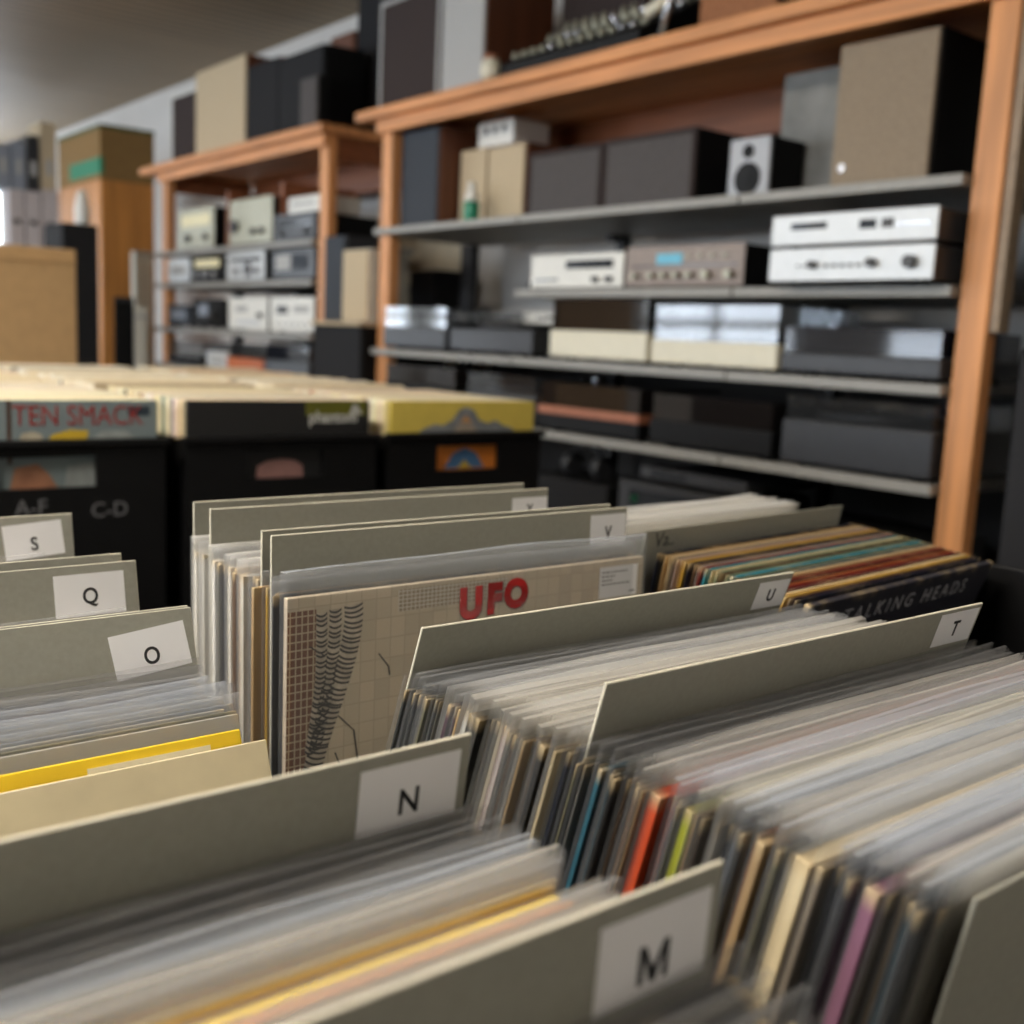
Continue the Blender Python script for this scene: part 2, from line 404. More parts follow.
NREC = [0]
CNAME = {}
def setmat(o, m):
    o.material_slots[0].link = 'OBJECT'; o.material_slots[0].material = m
def record(xc, yb, zb, lean, t, col, sleeve, label, group, yaw=0.0, ext=.011, wear=None):
    """a record: board cover, and a clear outer sleeve round it"""
    NREC[0] += 1
    cm = cover_mat(col) if wear is None else mat('plain_board', col, .6, var=.06)
    if sleeve is None:
        o = link('record', cover_mesh(t), None, (xc, yb, zb), (RAD(lean), 0, RAD(yaw)))
        setmat(o, cm); tag(o, label, 'record', group)
        return o
    e = thing('record', label, 'record', (xc, yb, zb), (RAD(lean), 0, RAD(yaw)), group)
    c = link('cover', cover_mesh(t), e, (0, 0, .0008)); setmat(c, cm)
    s = link('outer_sleeve', sleeve_mesh(t, NREC[0] % 6, ext), e); setmat(s, sleeve)
    return e

PAL = {'black': (24, 24, 24), 'charcoal': (52, 54, 54), 'grey': (120, 118, 112), 'light grey': (170, 168, 162), 'white': (226, 222, 212), 'cream': (222, 204, 164),
       'tan': (176, 146, 104), 'brown': (98, 72, 50), 'dark brown': (58, 44, 36), 'teal': (34, 92, 108), 'dark teal': (26, 52, 60), 'navy': (34, 38, 54),
       'orange-red': (208, 74, 26), 'salmon': (206, 112, 94), 'lime green': (170, 176, 32), 'mauve': (138, 92, 116), 'olive': (112, 108, 84), 'taupe': (140, 128, 112),
       'plum': (70, 48, 60), 'pink-grey': (186, 166, 160), 'yellow': (236, 200, 30), 'red': (150, 52, 44), 'sage green': (128, 140, 112), 'slate': (86, 96, 102), 'ochre': (196, 156, 62),
       'bright teal': (40, 124, 142), 'maroon': (92, 44, 42), 'orange-brown': (176, 108, 58), 'blue-grey': (134, 142, 152)}
SLV = {'c': POLY_CLEAR, 'm': POLY_MILKY, 'b': POLY_BLUE, 's': POLY_SMOKY, 'h': POLY_HAZY, 'n': None}
SN = {'c': 'in a clear sleeve', 'm': 'in a milky sleeve', 'b': 'in a bluish clear sleeve', 's': 'in a thin smoky sleeve', 'h': 'in a hazy sleeve', 'n': 'without an outer sleeve'}
def fill(seq, xc, zb, yt0, yt1, l0, l1, where, group, yaw=0, jx=.004, spread=None):
    """set a run of records between two top positions; the lean eases from l0 to l1"""
    tot = sum(a[1] for a in seq); acc = 0; n = len(seq)
    span = min(abs(yt1 - yt0), abs((yt1 + .32 * math.sin(RAD(l1))) - (yt0 + .32 * math.sin(RAD(l0)))))
    for i, (c, t, s) in enumerate(seq):
        f = (acc + t / 2) / tot; acc += t
        lean = l0 + (l1 - l0) * f
        yt = yt0 + (yt1 - yt0) * f
        H = .326 if s != 'n' else .315
        yb = yt + H * math.sin(RAD(lean))
        sc = span / tot
        th = max(.0012, min(t, t * sc * math.cos(RAD(lean)) - .0017))
        th = math.floor(th * 5000) / 5000
        record(xc + R.uniform(-jx, jx), yb, zb, lean, th, PAL[c], SLV[s], ('%s record %s, %s %s' % (c, SN[s], ordinal(i + 1), where)) if s != 'n' else 'bare %s record cover, %s %s' % (c, ordinal(i + 1), where), group, yaw)

def parse(s):
    out = []
    for w_ in s.split(','):
        a = w_.strip().rsplit(' ', 2); out.append((a[0], float(a[1]) / 1000, a[2]))
    return out

XC1, XC2, XC3 = .088, .4665, .8158
ZB1, ZB2 = -.505, -.482
# middle bin
fill(parse('white 6 m,light grey 4 h,taupe 4 c,white 4 m'), XC2 + .010, ZB2, .7765, .758, -1.2, -1.2, 'ahead of the rearmost unmarked card', 'records between the unmarked card and the Y card')
fill(parse('white 6 m,charcoal 4 c,grey 3 c,navy 3 c,white 5 m,tan 6 c,brown 4 c,tan 4 c,white 4 m,navy 4 c,taupe 4 c'), XC2 + .008, ZB2, .7420, .666, -1.3, -1, 'in front of the Y card', 'records between the Y and V cards')
fill(parse('tan 5 c,ochre 4 c'), XC2, ZB2, .650, .6405, -.5, -.5, 'between the pair of V cards', 'records between the two cards at V')
fill(parse('charcoal 4 c,tan 3 c,charcoal 4 c,black 3 c'), XC2, ZB2, .6290, .6185, -.9, -.5, 'in front of the V card', 'records between the V card and the UFO record')
fill(parse('charcoal 4 c,grey 4 c,charcoal 4 s,black 4 c,grey 4 c,olive 4 c,charcoal 4 s,grey 3 c,white 4 m,plum 5 c,plum 4 c,tan 4 c,white 6 m,black 7 h,black 6 h,dark brown 4 h,black 5 h,cream 4 h,pink-grey 7 m,charcoal 5 h,dark brown 5 h,grey 4 h,tan 4 h,brown 5 h,black 6 c,tan 4 h,cream 4 h,navy 5 c'),
     XC2, ZB2, .4620, .3375, 18.9, 16, 'in front of the U card', 'records between the U and T cards')
fill(parse('taupe 4 s,olive 4 s,grey 4 s,dark teal 4 s,teal 6 s,black 4 s,dark teal 5 s,black 5 s,brown 5 h,dark brown 5 s,brown 5 c,tan 4 h,orange-red 10 c,salmon 5 b,navy 5 b,grey 4 b,lime green 8 c,tan 4 h,dark brown 5 h,black 4 h,white 4 m,black 5 b,blue-grey 4 b,charcoal 5 b,orange-brown 5 h,tan 7 c,tan 4 h,olive 5 b,white 4 b,cream 11 c,taupe 6 c,black 5 b,black 4 b,black 5 b,slate 4 b,mauve 9 c,dark brown 4 h,tan 4 h,dark teal 6 b,black 5 b,grey 3 h'),
     XC2, ZB2, .3310, .1625, 15.5, 11, 'in front of the T card', 'records in front of the T card')
# right bin
fill(parse('white 6 m,cream 5 m,white 6 m,light grey 4 h,white 6 m,cream 5 m,white 5 m,white 5 m,light grey 4 h'), XC3, ZB2, .782, .712, 8.5, 9, 'from the back of the right-hand bin', 'white-sleeved records at the back of the right-hand bin', 5, .0015)
fill(parse('navy 4 n,black 4 n,tan 4 n,cream 4 n,taupe 4 n,pink-grey 4 n,tan 4 n,ochre 5 n,navy 4 n,brown 4 n,light grey 4 n,red 4 n,bright teal 5 n,cream 4 n,sage green 5 n,brown 4 n,sage green 4 n,bright teal 6 n,sage green 4 n,slate 5 n,cream 4 n,tan 4 n,red 4 n,maroon 4 n,orange-brown 4 n,red 4 n,maroon 5 n,cream 5 n,ochre 5 n,plum 4 n,navy 4 n'),
     XC3, ZB2, .6465, .503, 9, 18, 'in front of the handwritten card', 'bare record covers in the right-hand bin', 5, .0015)
# left bin
fill(parse('white 5 c,tan 4 c,white 5 c,grey 4 c,black 4 c,white 4 c,grey 4 c,tan 4 c'), XC1, ZB1, .9030, .800, -10, -11, 'in front of the S card', 'records between the S and Q cards')
fill(parse('white 5 c,grey 4 c,navy 4 c,white 4 c,grey 4 c,tan 4 c,grey 4 c,black 4 c,light grey 4 c,charcoal 4 c'), XC1, ZB1, .7130, .646, -12, -15, 'in front of the Q card', 'records between the Q and O cards')
fill(parse('charcoal 4 s,charcoal 5 s,grey 4 s,plum 5 c,charcoal 4 c,blue-grey 4 b,grey 4 b,blue-grey 5 c,grey 4 b,blue-grey 5 b,light grey 4 c,olive 4 c,light grey 4 c'), XC1, ZB1, .6095, .538, -18.5, -19.5, 'in front of the O card', 'records between the O and N cards')
fill(parse('charcoal 4 s,black 4 s,charcoal 4 s,black 4 s,charcoal 4 s,charcoal 4 s,charcoal 4 s,charcoal 4 s,grey 4 c,blue-grey 4 b,light grey 4 b,blue-grey 4 b,taupe 4 h,tan 4 h,cream 4 c,ochre 4 c'), XC1, ZB1, .3305, .2695, 7, 5, 'in the partly shade-toned run in front of the N card', 'records between the N card and the yellow record', 0, .005)  # shade by the N card put into the dark covers and smoky sleeves
fill(parse('taupe 4 h,grey 4 c,tan 4 h,charcoal 4 c,grey 4 s,taupe 4 c,charcoal 4 s,grey 4 s,black 4 s'), XC1, ZB1, .2560, .2055, 4.2, 3.2, 'in front of the orange-tan record', 'records between the orange-tan record and the M card', 0, .005)
fill(parse('charcoal 4 s,grey 4 s,charcoal 4 s,black 4 s,charcoal 4 s,grey 4 s'), XC1, ZB1, .1985, .160, 3, 2.5, 'in front of the M card', 'records in front of the M card', 0, .008)

# single records told apart by their look
lz = lambda yt, H, l: yt + H * math.sin(RAD(l))
r = record(.081, lz(.5205, .315, -20.3), ZB1, -20.3, .004, PAL['yellow'], None, 'bright yellow record cover behind the plain beige one in the left bin', 'single records', wear=1)
PB().box(.078, .140, -.0026, -.0021, .290, .3100).obj('price_label', mat('cream_paper', (236, 228, 196), .7, var=.02), r)
p = PB()
for i in range(5): p.box(.088 + i * .0045, .0915 + i * .0045, -.0028, -.0026, .3062, .3073)
p.obj('printed_line', M['ink'], r)
record(.090, lz(.508, .315, -22), ZB1, -22, .004, (214, 200, 164), None, 'plain beige cardboard record cover directly behind the N card', 'single records', wear=1)
r = record(.084, lz(.2660, .315, 4.6), ZB1, 4.6, .0036, PAL['yellow'], None, 'bare bright yellow record cover showing just above the M card', 'single records', wear=1)
PB().box(-.055, -.022, -.0021, -.0018, .290, .3155).obj('paper_label', mat('grey_paper', (150, 148, 140), .7, var=.05), r)
record(.086, lz(.2605, .315, 4.4), ZB1, 4.4, .0024, (216, 140, 84), None, 'thin orange-tan record just in front of the bright yellow one above the M card', 'single records', wear=1)

# UFO record
ufo = record(.4695, .6122, ZB2, -.3, .005, (178, 164, 140), None, 'record with red UFO lettering over a tiled picture with hoses, in the middle bin', 'single records', wear=1)
setmat(ufo, grid_mat('tile_print', (206, 190, 166), (182, 166, 144), (.0115, .014), .0004))
s = link('outer_sleeve', sleeve_mesh(.006, 3, .018), ufo); setmat(s, poly('crumpled_polythene', (206, 212, 220), .06, .7, .12, .2, 1.0, 22))
fy = -.0027
def U2(X, Z): return (X - .4695, Z - ZB2)
PB().box(-.157, -.137, fy - .0001, fy, .02, .306).obj('printed_lattice', grid_mat('lattice_print', (120, 78, 58), (196, 178, 150), (.0042, .0055), .0005), ufo)
PB().box(-.075, .018, fy - .0001, fy, .297, .312).obj('printed_lattice', grid_mat('mesh_print', (164, 146, 128), (216, 208, 192), (.0034, .0028), .0004), ufo)
def hose(path, wd):
    base = PB(); ribs = PB(); pts = []
    for i in range(len(path) - 1):
        n = 24
        for k in range(n):
            t = k / n; pts.append((path[i][0] * (1 - t) + path[i + 1][0] * t, path[i][1] * (1 - t) + path[i + 1][1] * t))
    sm = [(sum(q[0] for q in pts[max(0, i - 14):i + 15]) / len(pts[max(0, i - 14):i + 15]), sum(q[1] for q in pts[max(0, i - 14):i + 15]) / len(pts[max(0, i - 14):i + 15])) for i in range(len(pts))]
    for i in range(len(sm) - 1):
        (x0, z0), (x1, z1) = sm[i], sm[i + 1]; d = math.hypot(x1 - x0, z1 - z0)
        if d < 1e-6: continue
        nx, nz = -(z1 - z0) / d * wd / 2, (x1 - x0) / d * wd / 2
        base.poly([(x0 - nx, z0 - nz), (x0 + nx, z0 + nz), (x1 + nx, z1 + nz), (x1 - nx, z1 - nz)], fy - .0002)
    L = 0; last = sm[0]; nxt = 0
    for i in range(1, len(sm) - 1):
        L += math.hypot(sm[i][0] - last[0], sm[i][1] - last[1]); last = sm[i]
        if L >= nxt:
            nxt += .0034
            tx, tz = sm[i + 1][0] - sm[i - 1][0], sm[i + 1][1] - sm[i - 1][1]; d = math.hypot(tx, tz) or 1; tx /= d; tz /= d
            nx, nz = -tz * wd / 2, tx * wd / 2; h = .00078
            for (a, b) in ((-1, -.6), (-.6, -.2), (-.2, .2), (.2, .6), (.6, 1)):
                ca = lambda u: (last[0] + nx * u + tx * .0018 * (1 - u * u), last[1] + nz * u + tz * .0018 * (1 - u * u))
                A, B = ca(a), ca(b)
                ribs.poly([(A[0] - tx * h, A[1] - tz * h), (B[0] - tx * h, B[1] - tz * h), (B[0] + tx * h, B[1] + tz * h), (A[0] + tx * h, A[1] + tz * h)], fy - .0003)
    base.obj('printed_hose', mat('hose_print', (190, 176, 158), .5, var=.3, scale=120), ufo); ribs.obj('printed_ribs', mat('rib_print', (52, 46, 42), .5, var=.1), ufo)
hose([U2(.336, -.170), U2(.337, -.20), U2(.336, -.235), U2(.326, -.29)], .008)
hose([U2(.346, -.170), U2(.347, -.195), U2(.341, -.235), U2(.328, -.29)], .009)
hose([U2(.359, -.170), U2(.361, -.190), U2(.352, -.225), U2(.336, -.265), U2(.324, -.31)], .014)
p = PB()
for q in ([U2(.350, -.25), U2(.362, -.262), U2(.368, -.30)], [U2(.338, -.207), U2(.328, -.200)], [U2(.348, -.275), U2(.352, -.285), U2(.350, -.30)], [U2(.380, -.212), U2(.388, -.222), U2(.389, -.228)]):
    p.tube([(a, fy - .0002, b) for a, b in q], .0005, 6)
p.obj('printed_wire', mat('wire_print', (58, 50, 44), .6, var=.1), ufo)
RED = mat('red_print', (205, 34, 36), .25, var=.12)
for ch, X, sz in (('U', .4550, .0295), ('F', .4758, .0285), ('O', .4958, .0275)):
    Z = {'U': -.1868, 'F': -.1856, 'O': -.1838}[ch]
    a, b = U2(X, Z)
    link('letter_outline', text_mesh('letter_outline', ch, sz, mat('dark_red_print', (110, 24, 24), .5, var=.05), .0002, bold=.0022, sx=.94), ufo, (a + .0006, fy - .0003, b - .0008))
    link('letter', text_mesh('letter', ch, sz, RED, .0002, bold=.0017, sx=.94), ufo, (a, fy - .0006, b))
link('subtitle', text_mesh('subtitle', 'FORCE IT', .0085, mat('dark_print', (40, 34, 34), .6, var=.05), .0002), ufo, (U2(.478, -.2035)[0], fy - .0004, U2(0, -.2035)[1]), (0, RAD(-4), 0))
st = PB().box(-.0205, .0205, -.0002, 0, -.0125, .0125).obj('price_sticker', M['paper'], ufo, (U2(.5995, 0)[0], fy - .0002, U2(0, -.1845)[1]))
p = PB()
for i, (a, b) in enumerate(((-.018, .009), (-.018, -.004), (-.018, -.006), (-.018, .013))):
    x = a
    while x < b:
        wl = R.uniform(.002, .0045); p.box(x, min(b, x + wl), -.0004, -.0002, .0075 - i * .0032, .0087 - i * .0032); x += wl + .001
p.box(.012, .018, -.0004, -.0002, -.0095, -.0082)
p.obj('printed_line', mat('grey_print', (120, 120, 124), .6, var=.05), st)

# TALKING HEADS record
l = 18.5
th = record(.8155, lz(.494, .315, l), ZB2, l, .005, (40, 40, 48), None, 'dark record with grey TALKING HEADS lettering at the front of the right-hand bin', 'single records', yaw=5)
link('title_lettering', text_mesh('title_lettering', 'TALKING HEADS', .0190, mat('grey_lettering', (150, 150, 156), .6, var=.1), .0003, sx=1.12, gap=1.42), th, (.008, -.0029, .2960))

# ------------------------------------------------------------------ divider cards
def divider(xr, yb, zb, h, lean, letter, label, rot=0, lw=.045, lh=.0275, mx=.0045, mz=.006, w=.320, size=.0105, yaw=0, name='divider_card', th=.0017, lz_=-.0035, wide=.86, edge='card_edge'):
    me = PB().box(-w, 0, -th / 2, th / 2, 0, h, .0004, 1, 0)
    bm = me.bm
    for f in bm.faces: f.material_index = 0 if abs(f.normal.y) > .9 else 1
    o = link(name, me.mesh(name, [M['card'], M[edge]]), None, (xr, yb, zb), (RAD(lean), 0, RAD(yaw)))
    tag(o, label, 'divider', 'divider cards')
    if letter:
        c = (-mx - lw / 2, h - mz - lh / 2)
        pl = PB().box(-lw / 2, lw / 2, -.0002, 0, -lh / 2, lh / 2).obj('paper_label', M['paper'], o, (c[0], -th / 2 - .0001, c[1]), (0, RAD(rot), 0))
        link('letter', bold_m('letter', .0122, .0122, .0021, M['ink']) if letter == 'M' else text_mesh('letter', letter, size * 1.34, M['ink'], .0002, bold=.00026, sx=wide), pl, (0, -.0003, lz_), (0, 0, 0))
    return o
divider(.246, .2177, ZB1, .355, 3, 'M', 'grey divider card with the white label M, nearest of the left bin', mz=.0065, size=.0122, wide=1.08)
divider(.248, .3726, ZB1, .355, 7, 'N', 'grey divider card with the white label N in the left bin', mz=.0055, size=.0112)
divider(.253, .5116, ZB1, .355, -18, 'O', 'grey divider card with a tilted white label O in the left bin', rot=-6, mz=.0095, lh=.026, size=.0105)
divider(.253, .5165, ZB1, .355, -18, None, 'plain grey divider card tight against the back of the O card')
divider(.256, .6489, ZB1, .355, -12, 'Q', 'grey divider card with the white label Q in the left bin', mx=.009, size=.0110, lz_=-.0015)
divider(.2545, .6760, ZB1, .355, -11.5, None, 'plain grey divider card just behind the Q card')
divider(.271, .8501, ZB1, .355, -10, 'S', 'grey divider card with a slightly tilted white label S, farthest in the left bin', rot=-4, mx=.008, size=.0110)
divider(.626, .6271, ZB2, .352, -1, 'V', 'grey divider card with the white label V in the middle bin', w=.315, mx=.0015, lw=.0385, mz=.0045, size=.0098, lz_=-.001)
divider(.624, .6480, ZB2, .352, -.5, None, 'plain grey divider card just behind the V card', w=.311)
divider(.636, .7390, ZB2, .352, -1, 'Y', 'grey divider card with the white label Y in the middle bin', w=.318, mx=.001, lw=.040, mz=.007, size=.0098, lz_=.0025)
divider(.636, .7740, ZB2, .352, -1, None, 'plain grey divider card just behind the Y card', w=.316)
divider(.618, .5735, ZB2, .352, 19, 'U', 'grey divider card leaning forward with the white label U in the middle bin', w=.307, mx=.0015, lw=.0325, mz=.0045, lh=.0212, size=.0098, lz_=-.001)
divider(.626, .4209, ZB2, .352, 15.5, 'T', 'grey divider card leaning forward with the white label T in the middle bin', w=.309, mx=.0025, lw=.0415, mz=.0025, lh=.0215, size=.0105, lz_=-.001)
divider(.630, .2125, ZB2, .322, 10, None, 'unmarked grey-brown card at the front of the middle bin', w=.3135, edge='card')
o = divider(.974, .7275, ZB2, .332, 9.5, None, 'grey card with small dark handwriting in the right-hand bin', yaw=5, w=.318, th=.0014, edge='card')
link('handwriting', text_mesh('handwriting', 'Va..', .019, mat('faint_ink', (48, 50, 54), .7, var=.05), .0002), o, (-.290, -.0009, .322), (0, 0, 0))

# ------------------------------------------------------------------ record bins and their table
def bin_(x0, x1, y0, y1, zb, ztop, label, right=None):
    t = thing('record_bin', label, 'bin', ((x0 + x1) / 2, (y0 + y1) / 2, zb - .014), group='record bins')
    hx, hy = (x1 - x0) / 2, (y1 - y0) / 2; h = ztop - zb + .014; hr = (right - zb + .014) if right else h
    PB().box(-hx, hx, -hy, hy, 0, .013, .002).obj('base', M['black'], t)
    PB().box(-hx, -hx + .005, -hy, hy, .0131, h, .002).obj('side_panel', M['black'], t)
    PB().box(hx - .005, hx, -hy, hy, .0131, hr, .002).obj('side_panel', M['black'], t)
    PB().box(-hx + .0051, hx - .0051, -hy, -hy + .005, .0131, h, .002).obj('front_panel', M['black'], t)
    PB().box(-hx + .0051, hx - .0051, hy - .005, hy, .0131, h, .002).obj('back_panel', M['black'], t)
    return t
bin_(-.10, .286, .04, 1.02, ZB1, -.34, 'black record bin on the left, holding the cards M to S')
bin_(.2875, .6475, .02, .88, ZB2, -.34, 'black record bin in the middle, holding the cards T to Y')
bin_(.6485, 1.008, .02, .93, ZB2, -.34, 'black record bin on the right with a tall outer side', right=-.190)
t = thing('display_table', 'dark display table under the three record bins', 'table', (.46, .52, FL))
H1 = ZB1 - .0145 - FL
PB().box(-.60, .60, -.56, .56, H1 - .03, H1, .003).obj('tabletop', M['black_matt'], t)
for sx in (-.54, .54):
    for sy in (-.5, .5): PB().box(sx - .025, sx + .025, sy - .025, sy + .025, 0, H1 - .0302).obj('leg', M['steel_dk'], t)
PB().box(-.172, .56, -.54, .43, 0, ZB2 - ZB1 - .0002).obj('riser_board', M['black_matt'], t, (0, 0, H1))

# ------------------------------------------------------------------ black crates with records, behind
CZ = -.4335
def crate(x0, x1, y0, y1, label):
    t = thing('record_crate', label, 'crate', ((x0 + x1) / 2, y0, CZ), group='black plastic record crates')
    w2 = (x1 - x0) / 2; d = y1 - y0; h = .262
    PB().box(-w2, w2, 0, d, 0, .006).obj('base', M['black'], t)
    hz0, hz1, hw = h - .062, h - .018, .068
    p = PB()
    for q in ((-w2, w2, hz1, h), (-w2, w2, .0061, hz0), (-w2, -hw, hz0, hz1), (hw, w2, hz0, hz1)): p.box(q[0], q[1], 0, .008, q[2], q[3])
    p.box(-w2 - .006, w2 + .006, -.008, .008, h - .004, h + .006, .002)
    p.obj('front_panel', M['black'], t)
    for s in (-1, 1):
        p = PB(); p.box(min(s * w2, s * (w2 - .005)), max(s * w2, s * (w2 - .005)), .0081, d - .0081, .0061, h, .001); p.obj('side_panel', M['black'], t)
    PB().box(-w2, w2, d - .008, d, .0061, h, .001).obj('back_panel', M['black'], t)
    return t
ROWS = [(1.582, 1.985), (2.015, 2.40), (2.43, 2.815)]
CX = [(-.37, -.04, 'far left'), (-.035, .285, 'left'), (.272, .606, 'second'), (.638, .968, 'third'), (.994, 1.326, 'right')]
NAMES = {(0, 2): 'black crate under the TEN SMACK record, marked C-D', (0, 3): 'black crate under the black record with white lettering', (0, 4): 'black crate under the yellow record, orange and blue in its handle hole'}
for ri, (a, b) in enumerate(ROWS):
    for ci in (2, 3, 4):
        x0, x1, nm = CX[ci]
        row = ('', 'second row', 'back row')[ri]
        lab = NAMES.get((ri, ci)) or 'black crate in the %s, %s' % (row, {2: 'behind the C-D crate', 3: 'behind the crate with the black record', 4: 'behind the crate with the yellow record'}[ci])
        c = crate(x0, x1, a, b, lab)
        if (ri, ci) == (0, 2):
            chalk = mat('chalk_marker', (96, 96, 98), .8, var=.1)
            link('marking', text_mesh('marking', 'C-D', .030, chalk, .0006), c, (.085, -.0006, .165))
            link('marking', text_mesh('marking', 'A-F', .030, chalk, .0006), c, (-.022, -.0006, .174))
# records in the front row
TOPC = ['cream', 'cream', 'white', 'tan', 'cream', 'pink-grey', 'cream', 'white', 'orange-brown', 'cream', 'light grey', 'tan']
rr = random.Random(5)
ZC = CZ + .0062
for ci, nm in ((2, 'behind the TEN SMACK record'), (3, 'behind the black record with white lettering'), (4, 'behind the yellow record')):
    x0, x1, _ = CX[ci]; a, b = ROWS[0]
    n = 40; step = (b - a - .060) / n
    for i in range(n):
        c = rr.choice(TOPC) if rr.random() < .9 else rr.choice(['charcoal', 'sage green', 'red'])
        y = a + .028 + step * (i + .5)
        record((x0 + x1) / 2 + rr.uniform(-.0025, .0025), y, ZC, 0, .0072, PAL[c] if rr.random() < .3 else (236 - rr.randint(0, 16), 226 - rr.randint(0, 20), 202 - rr.randint(0, 30)), None,
               'pale-edged record in a black crate, %s %s' % (ordinal(i + 1), nm), 'records filed in the front black crates', wear=1)
# face-out fronts
xm = lambda ci: (CX[ci][0] + CX[ci][1]) / 2
ten = record(xm(2) + .003, 1.600, ZC, 0, .008, (112, 124, 126), None, 'blue-grey record with red TEN SMACK lettering in the black crate marked C-D', 'face-out records in the crates', wear=1)
def on_face(o, px_x, z): return (px_x - o.location.x, z - ZC)
a, b = on_face(ten, .398, 0)
link('title_lettering', text_mesh('title_lettering', 'TEN SMACK', .040, mat('brick_red_print', (140, 44, 42), .5, var=.15), .0004, 'LEFT', bold=.0006, sx=.83), ten, (a, -.0045, -.1345 - ZC))
p = PB()
def blob(p, pts, o, y, mi=0): p.poly([on_face(o, x, z) for x, z in pts], y, mi)
blob(p, [(.44, -.173), (.45, -.160), (.475, -.153), (.50, -.155), (.498, -.165), (.485, -.173)], ten, -.0043, 0)
blob(p, [(.405, -.173), (.41, -.158), (.425, -.155), (.437, -.160), (.438, -.173)], ten, -.0043, 1)
blob(p, [(.556, -.134), (.556, -.120), (.588, -.120), (.588, -.134)], ten, -.0043, 2)
blob(p, [(.391, -.20), (.391, -.112), (.397, -.112), (.397, -.20)], ten, -.0043, 3)
blob(p, [(.505, -.166), (.52, -.155), (.555, -.156), (.57, -.170)], ten, -.0043, 4)
blob(p, [(.392, -.240), (.40, -.205), (.43, -.200), (.445, -.215), (.46, -.240)], ten, -.0043, 5)
blob(p, [(.465, -.240), (.47, -.205), (.51, -.200), (.508, -.240)], ten, -.0043, 4)
p.obj('cover_print', [M_ for M_ in (mat('mustard_print', (196, 164, 44), .5, var=.1), mat('stone_print', (168, 160, 140), .5, var=.15), mat('dark_blue_print', (36, 50, 60), .5, var=.1), mat('brown_line_print', (70, 52, 42), .5, var=.1), mat('haze_print', (140, 146, 144), .5, var=.2), mat('skin_tone_print', (150, 104, 78), .5, var=.3))], ten)
blk = record(xm(3), 1.600, ZC, 0, .008, (20, 20, 21), None, 'black record with white lettering and an olive corner in the middle black crate', 'face-out records in the crates', wear=1)
p = PB()
blob(p, [(.842, -.136), (.842, -.1125), (.955, -.1125), (.955, -.136)], blk, -.0042, 0)
blob(p, [(.922, -.134), (.930, -.118), (.936, -.118), (.948, -.134)], blk, -.0044, 1)
p.obj('corner_print', [mat('olive_print', (92, 92, 22), .5, var=.1), mat('grey_white_print', (176, 176, 172), .5, var=.1)], blk)
p = PB()
blob(p, [(.757, -.235), (.760, -.215), (.775, -.207), (.800, -.204), (.825, -.207), (.838, -.216), (.840, -.235)], blk, -.0042, 0)
p.obj('cover_print', [mat('dusty_pink_print', (150, 112, 106), .5, var=.15)], blk)
link('title_lettering', text_mesh('title_lettering', 'phantom', .027, mat('white_print', (190, 190, 184), .5, var=.05), .0003, bold=.0006, sx=.93), blk, (.893 - blk.location.x, -.0045, -.139 - ZC))
yel = record(xm(4) + .001, 1.600, ZC, 0, .008, (206, 184, 84), None, 'mustard yellow record with a blue-grey picture in the right black crate', 'face-out records in the crates', wear=1)
p = PB()
X4 = yel.location.x
def mtn(pts, mi, y): p.poly([(x, z - ZC) for x, z in pts], y, mi)
mtn([(-.115, -.178), (-.09, -.160), (-.065, -.152), (-.05, -.155), (-.03, -.146), (-.015, -.128), (0, -.122), (.018, -.128), (.03, -.146), (.05, -.152), (.068, -.146), (.085, -.156), (.105, -.160), (.125, -.178)], 0, -.0043)
mtn([(-.012, -.15), (0, -.137), (.014, -.15)], 1, -.0045)
mtn([(-.035, -.178), (-.015, -.152), (.014, -.152), (.038, -.178)], 2, -.0045)
mtn([(-.07, -.24), (-.07, -.185), (.075, -.185), (.075, -.24)], 3, -.0043)
mtn([(-.045, -.232), (-.025, -.205), (0, -.195), (.025, -.205), (.045, -.232)], 4, -.0045)
mtn([(-.014, -.232), (0, -.216), (.016, -.232)], 5, -.0047)
p.obj('cover_print', [mat('blue_grey_print', (120, 124, 128), .5, var=.3), mat('orange_print', (190, 140, 90), .5, var=.1), mat('dusk_print', (150, 138, 124), .5, var=.2), mat('burnt_orange_print', (204, 120, 44), .5, var=.1), mat('mid_blue_print', (70, 110, 150), .5, var=.1), mat('gold_print', (186, 158, 60), .5, var=.1)], yel)
# the fuller rows behind: only their pale tops show
p = PB(); rr = random.Random(9); mats = [mat('filed_record_edges', c, .7, var=.1) for c in ((236, 226, 202), (230, 216, 186), (240, 236, 224), (196, 178, 148), (90, 84, 70), (206, 150, 120))]
for ri in (1, 2):
    a, b = ROWS[ri]
    for ci in (2, 3, 4):
        x0, x1, _ = CX[ci]; n = 48; step = (b - a - .03) / n
        for i in range(n):
            y = a + .015 + step * (i + .5); xo = rr.uniform(-.002, .002); zt = .315 + rr.uniform(-.006, .004)
            p.box((x0 + x1) / 2 - .156 + xo, (x0 + x1) / 2 + .156 + xo, y - .0034, y + .0034, ZC, ZC + zt, 0, 1, rr.choices(range(6), (9, 5, 4, 3, 1, .6))[0])
o = p.obj('filed_records', mats); tag(o, 'cream-edged records filed in the second and third rows of black crates', 'records', None, 'stuff')
t = thing('crate_table', 'dark table carrying the black record crates', 'table', (.8, 2.17, FL))
H2 = CZ - FL - .0005
PB().box(-.62, .62, -.68, .70, H2 - .035, H2, .003).obj('tabletop', M['black_matt'], t)
for sx in (-.56, .56):
    for sy in (-.6, .62): PB().box(sx - .03, sx + .03, sy - .03, sy + .03, 0, H2 - .0352).obj('leg', M['steel_dk'], t)
PB().box(-.58, .58, -.66, -.64, .05, H2 - .0352).obj('modesty_panel', M['black_matt'], t)

